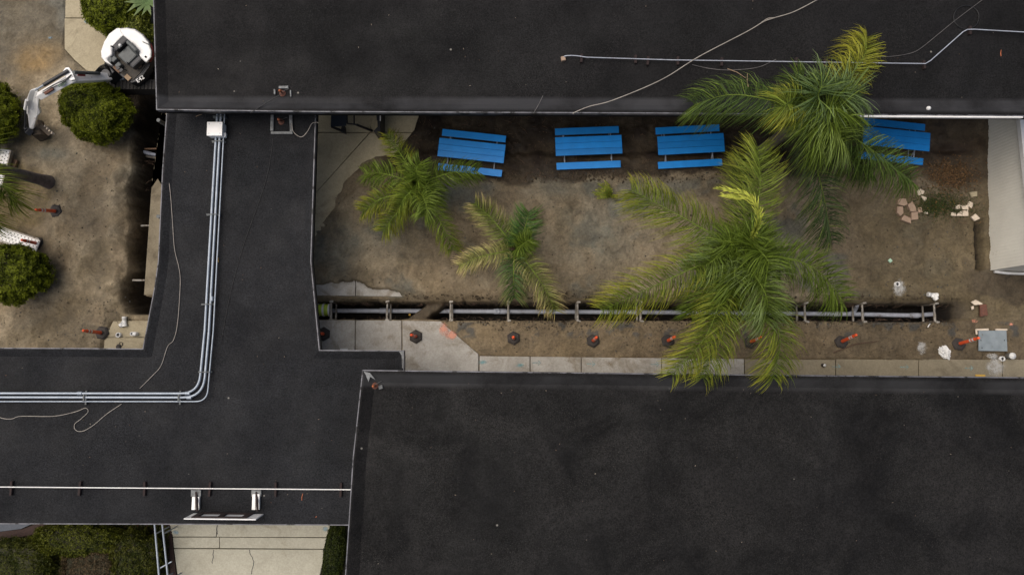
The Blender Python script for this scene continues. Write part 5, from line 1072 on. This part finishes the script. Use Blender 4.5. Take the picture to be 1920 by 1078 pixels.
for pts, lab in (([(1718, 359), (1725, 354.5), (1733, 359), (1731, 364), (1722, 367)], "by the tip of the palm frond"), ([(1727, 367), (1737, 371), (1735, 378.5), (1729, 374)], "cracked, just below the one by the frond tip"), ([(1732, 397), (1740, 397), (1741, 401), (1734, 400)], "thin, right of the paver ring"),
                 ([(1793, 385), (1800, 384), (1801, 391), (1794, 392)], "upper left of the cluster"), ([(1802, 384.5), (1818, 384), (1818.5, 393), (1807, 392)], "upper right of the cluster"), ([(1787, 397), (1796, 398), (1796, 404), (1787, 403.5)], "lower left of the cluster"),
                 ([(1798, 400), (1806, 394), (1807, 404), (1797, 404)], "lower middle of the cluster"), ([(1807, 394), (1818.5, 393.5), (1819, 404), (1808, 404.5)], "lower right of the cluster"), ([(1816, 384), (1820, 376.5), (1828, 381), (1824, 390)], "tilted, touching the top corner of the cluster"),
                 ([(1824, 406), (1832, 400), (1841, 409), (1831, 413.5)], "tilted, below the cluster nearest the shed"), ([(1819, 360), (1834, 358.5), (1834, 367.5), (1823, 369)], "greyer, alone above the cluster")):
    c0_ = G(sum(p[0] for p in pts) / len(pts), sum(p[1] for p in pts) / len(pts)); b = MB(); b.prism([P(u, v, .05) for u, v in pts], c0_.z - .03, c0_.z + .045); tag(b.build("stone_tile", M['tile'] if 'greyer' not in lab else M['concm'], None, .006), "cream stone tile " + lab if 'greyer' not in lab else "greyish stone tile alone above the tile cluster", "tile", "cream tiles scattered by the shed")
b = MB(); c = G(1668, 489); b.box(c + Vector((0, 0, .03)), (.12, .12, .05), .7); tag(b.build("valve_cap", simple("mint_plastic", (0.4, 0.6, 0.45), None, 6, .5), None, .01), "small mint green square cap on the dirt below the tall palm's hanging frond", "cap")
stick(1606, 650, 14, 1.65, .04, "long dark stick lying beside the delineator post", 'stick', 'husk', .02); stick(1742, 610, 55, .16, .03, "tiny white scrap on the dirt below the trench", "paper_scrap", 'pvcw', .02)
b = MB(); b.beam(P(1829, 703.5, .05), P(1847, 704, .05), .07, .03); tag(b.build("yellow_strip", M['yellow'], None, .006), "yellow strip at the roof side of the muddy sidewalk", "strip")
b = MB(); b.beam(P(638, 655, .06), P(652, 655, .06), .06, .06); tag(b.build("white_strip", M['pvcw'], None, .006), "short white strip on the slab at the walkway roof edge", "strip")
# perforated planks in the left yard
def plank(a, c, wd, label):
    t = thing("perforated_plank", label, "plank", (a + c) / 2); d = (c - a).normalized(); x = Vector((-d.y, d.x, 0)); L_ = (c - a).length
    b = MB(); b.beam(a, c, wd, .05); b.build("deck", M['white'], t, .006)
    for s in (-1, 1):
        b = MB(); b.beam(a + x * s * (wd / 2 + .025) + Vector((0, 0, .03)), c + x * s * (wd / 2 + .025) + Vector((0, 0, .03)), .05, .14); b.build("side_rail", M['alu'], t, .008)
    b = MB(); k = 0
    while k * .13 < L_ - .1:
        for j in range(4):
            o = (j - 1.5) * wd / 4.2; p = a + d * (.08 + k * .13 + .065 * (j % 2)) + x * o + Vector((0, 0, .026)); b.lathe(p, [(.022, -.004), (.022, .002), (0, .002)], 8)
        k += 1
    b.build("holes", M['dblue'], t)["kind"] = 'stuff'
plank(P(-60, 419, .22), P(72, 461.5, .2), .42, "long white perforated plank above the lower left bush"); plank(P(8, 286, .3) + Vector((.06, .1, 0)), P(-6, 350, .3), .42, "white perforated plank passing under the leaning palm trunk")
b = MB(); b.beam(P(20, 305, .12), P(31, 309, .12), .3, .1); tag(b.build("timber_block", M['wood'], None, .01), "brown timber block beside the plank under the palm trunk", "timber")
stick(58, 362, 0, 1.1, .15, "thin pale stick lying below the leaning palm trunk"); stick(170, 462, -5, .7, .12, "dry stick in the middle of the left yard", mat='wood'); stick(57, 402, 12, .35, .1, "short thin twig beside the upper left yard delineator post")
# dark steel work frame under the eave
bn = thing("work_frame", "black steel work frame with a slate panel under the eave by the concrete corner", "work frame", P(665, 225, 0))
b = MB(); b.prism([P(u, v, .75) for u, v in ((621, 190), (650, 190), (649, 236), (620, 238))], .71, .75); b.build("panel", M['dblue'], bn, .01)
b = MB(); [b.tube([P(x0, y0, .72), P(x1, y1, .72)], .028, 8) for x0, y0, x1, y1 in ((650, 190, 651, 232), (664, 190, 664, 233), (651, 232, 668, 234), (704, 190, 708, 226))]; b.build("top_frame", M['black'], bn)
b = MB(); b.beam(P(668, 234, .7), P(698, 246, .1), .07, .07); b.build("leg", M['black'], bn, .008)
b = MB(); b.beam(P(622, 238, .7), P(641, 246, .1), .07, .07); b.build("leg", M['black'], bn, .008)
b = MB(); b.prism([P(u, v, .25) for u, v in ((641, 236), (646, 236), (647, 249), (638, 246))], 0.03, .25); b.prism([P(u, v, .9) for u, v in ((706, 190), (713.5, 190), (713, 252), (700, 246), (708, 238))], 0.05, .9); b.build("end_plate", M['black'], bn, .008)
b = MB(); b.beam(P(713.5, 190, .92), P(713, 227, .92), .035, .04); b.build("edge_strip", M['white'], bn)
# handrail beside the ramp
hr = thing("handrail", "pair of grey steel handrails between the garden and the ramp", "handrail", P(305, 1030, 0))
for (u0, v0, u1, v1) in ((288, 960, 301, 1112), (302, 960, 318, 1112)):
    b = MB(); b.tube([P(u0, v0, .9), P(u1, v1, .9)], .03, 10); b.build("rail", M['galv'], hr)
b = MB(); b.tube([P(300, 1064.5, .86), P(322, 1052, .86)], .022, 8); b.build("cross_bar", M['galv'], hr)
for u, v in ((292, 1000), (299.5, 1090), (306.5, 1000), (315.5, 1090)):
    b = MB(); p = P(u, v, .9); b.tube([(p.x, p.y, -.2), p], .025, 8); b.build("post", M['galv'], hr)
print("objects", len(bpy.data.objects))
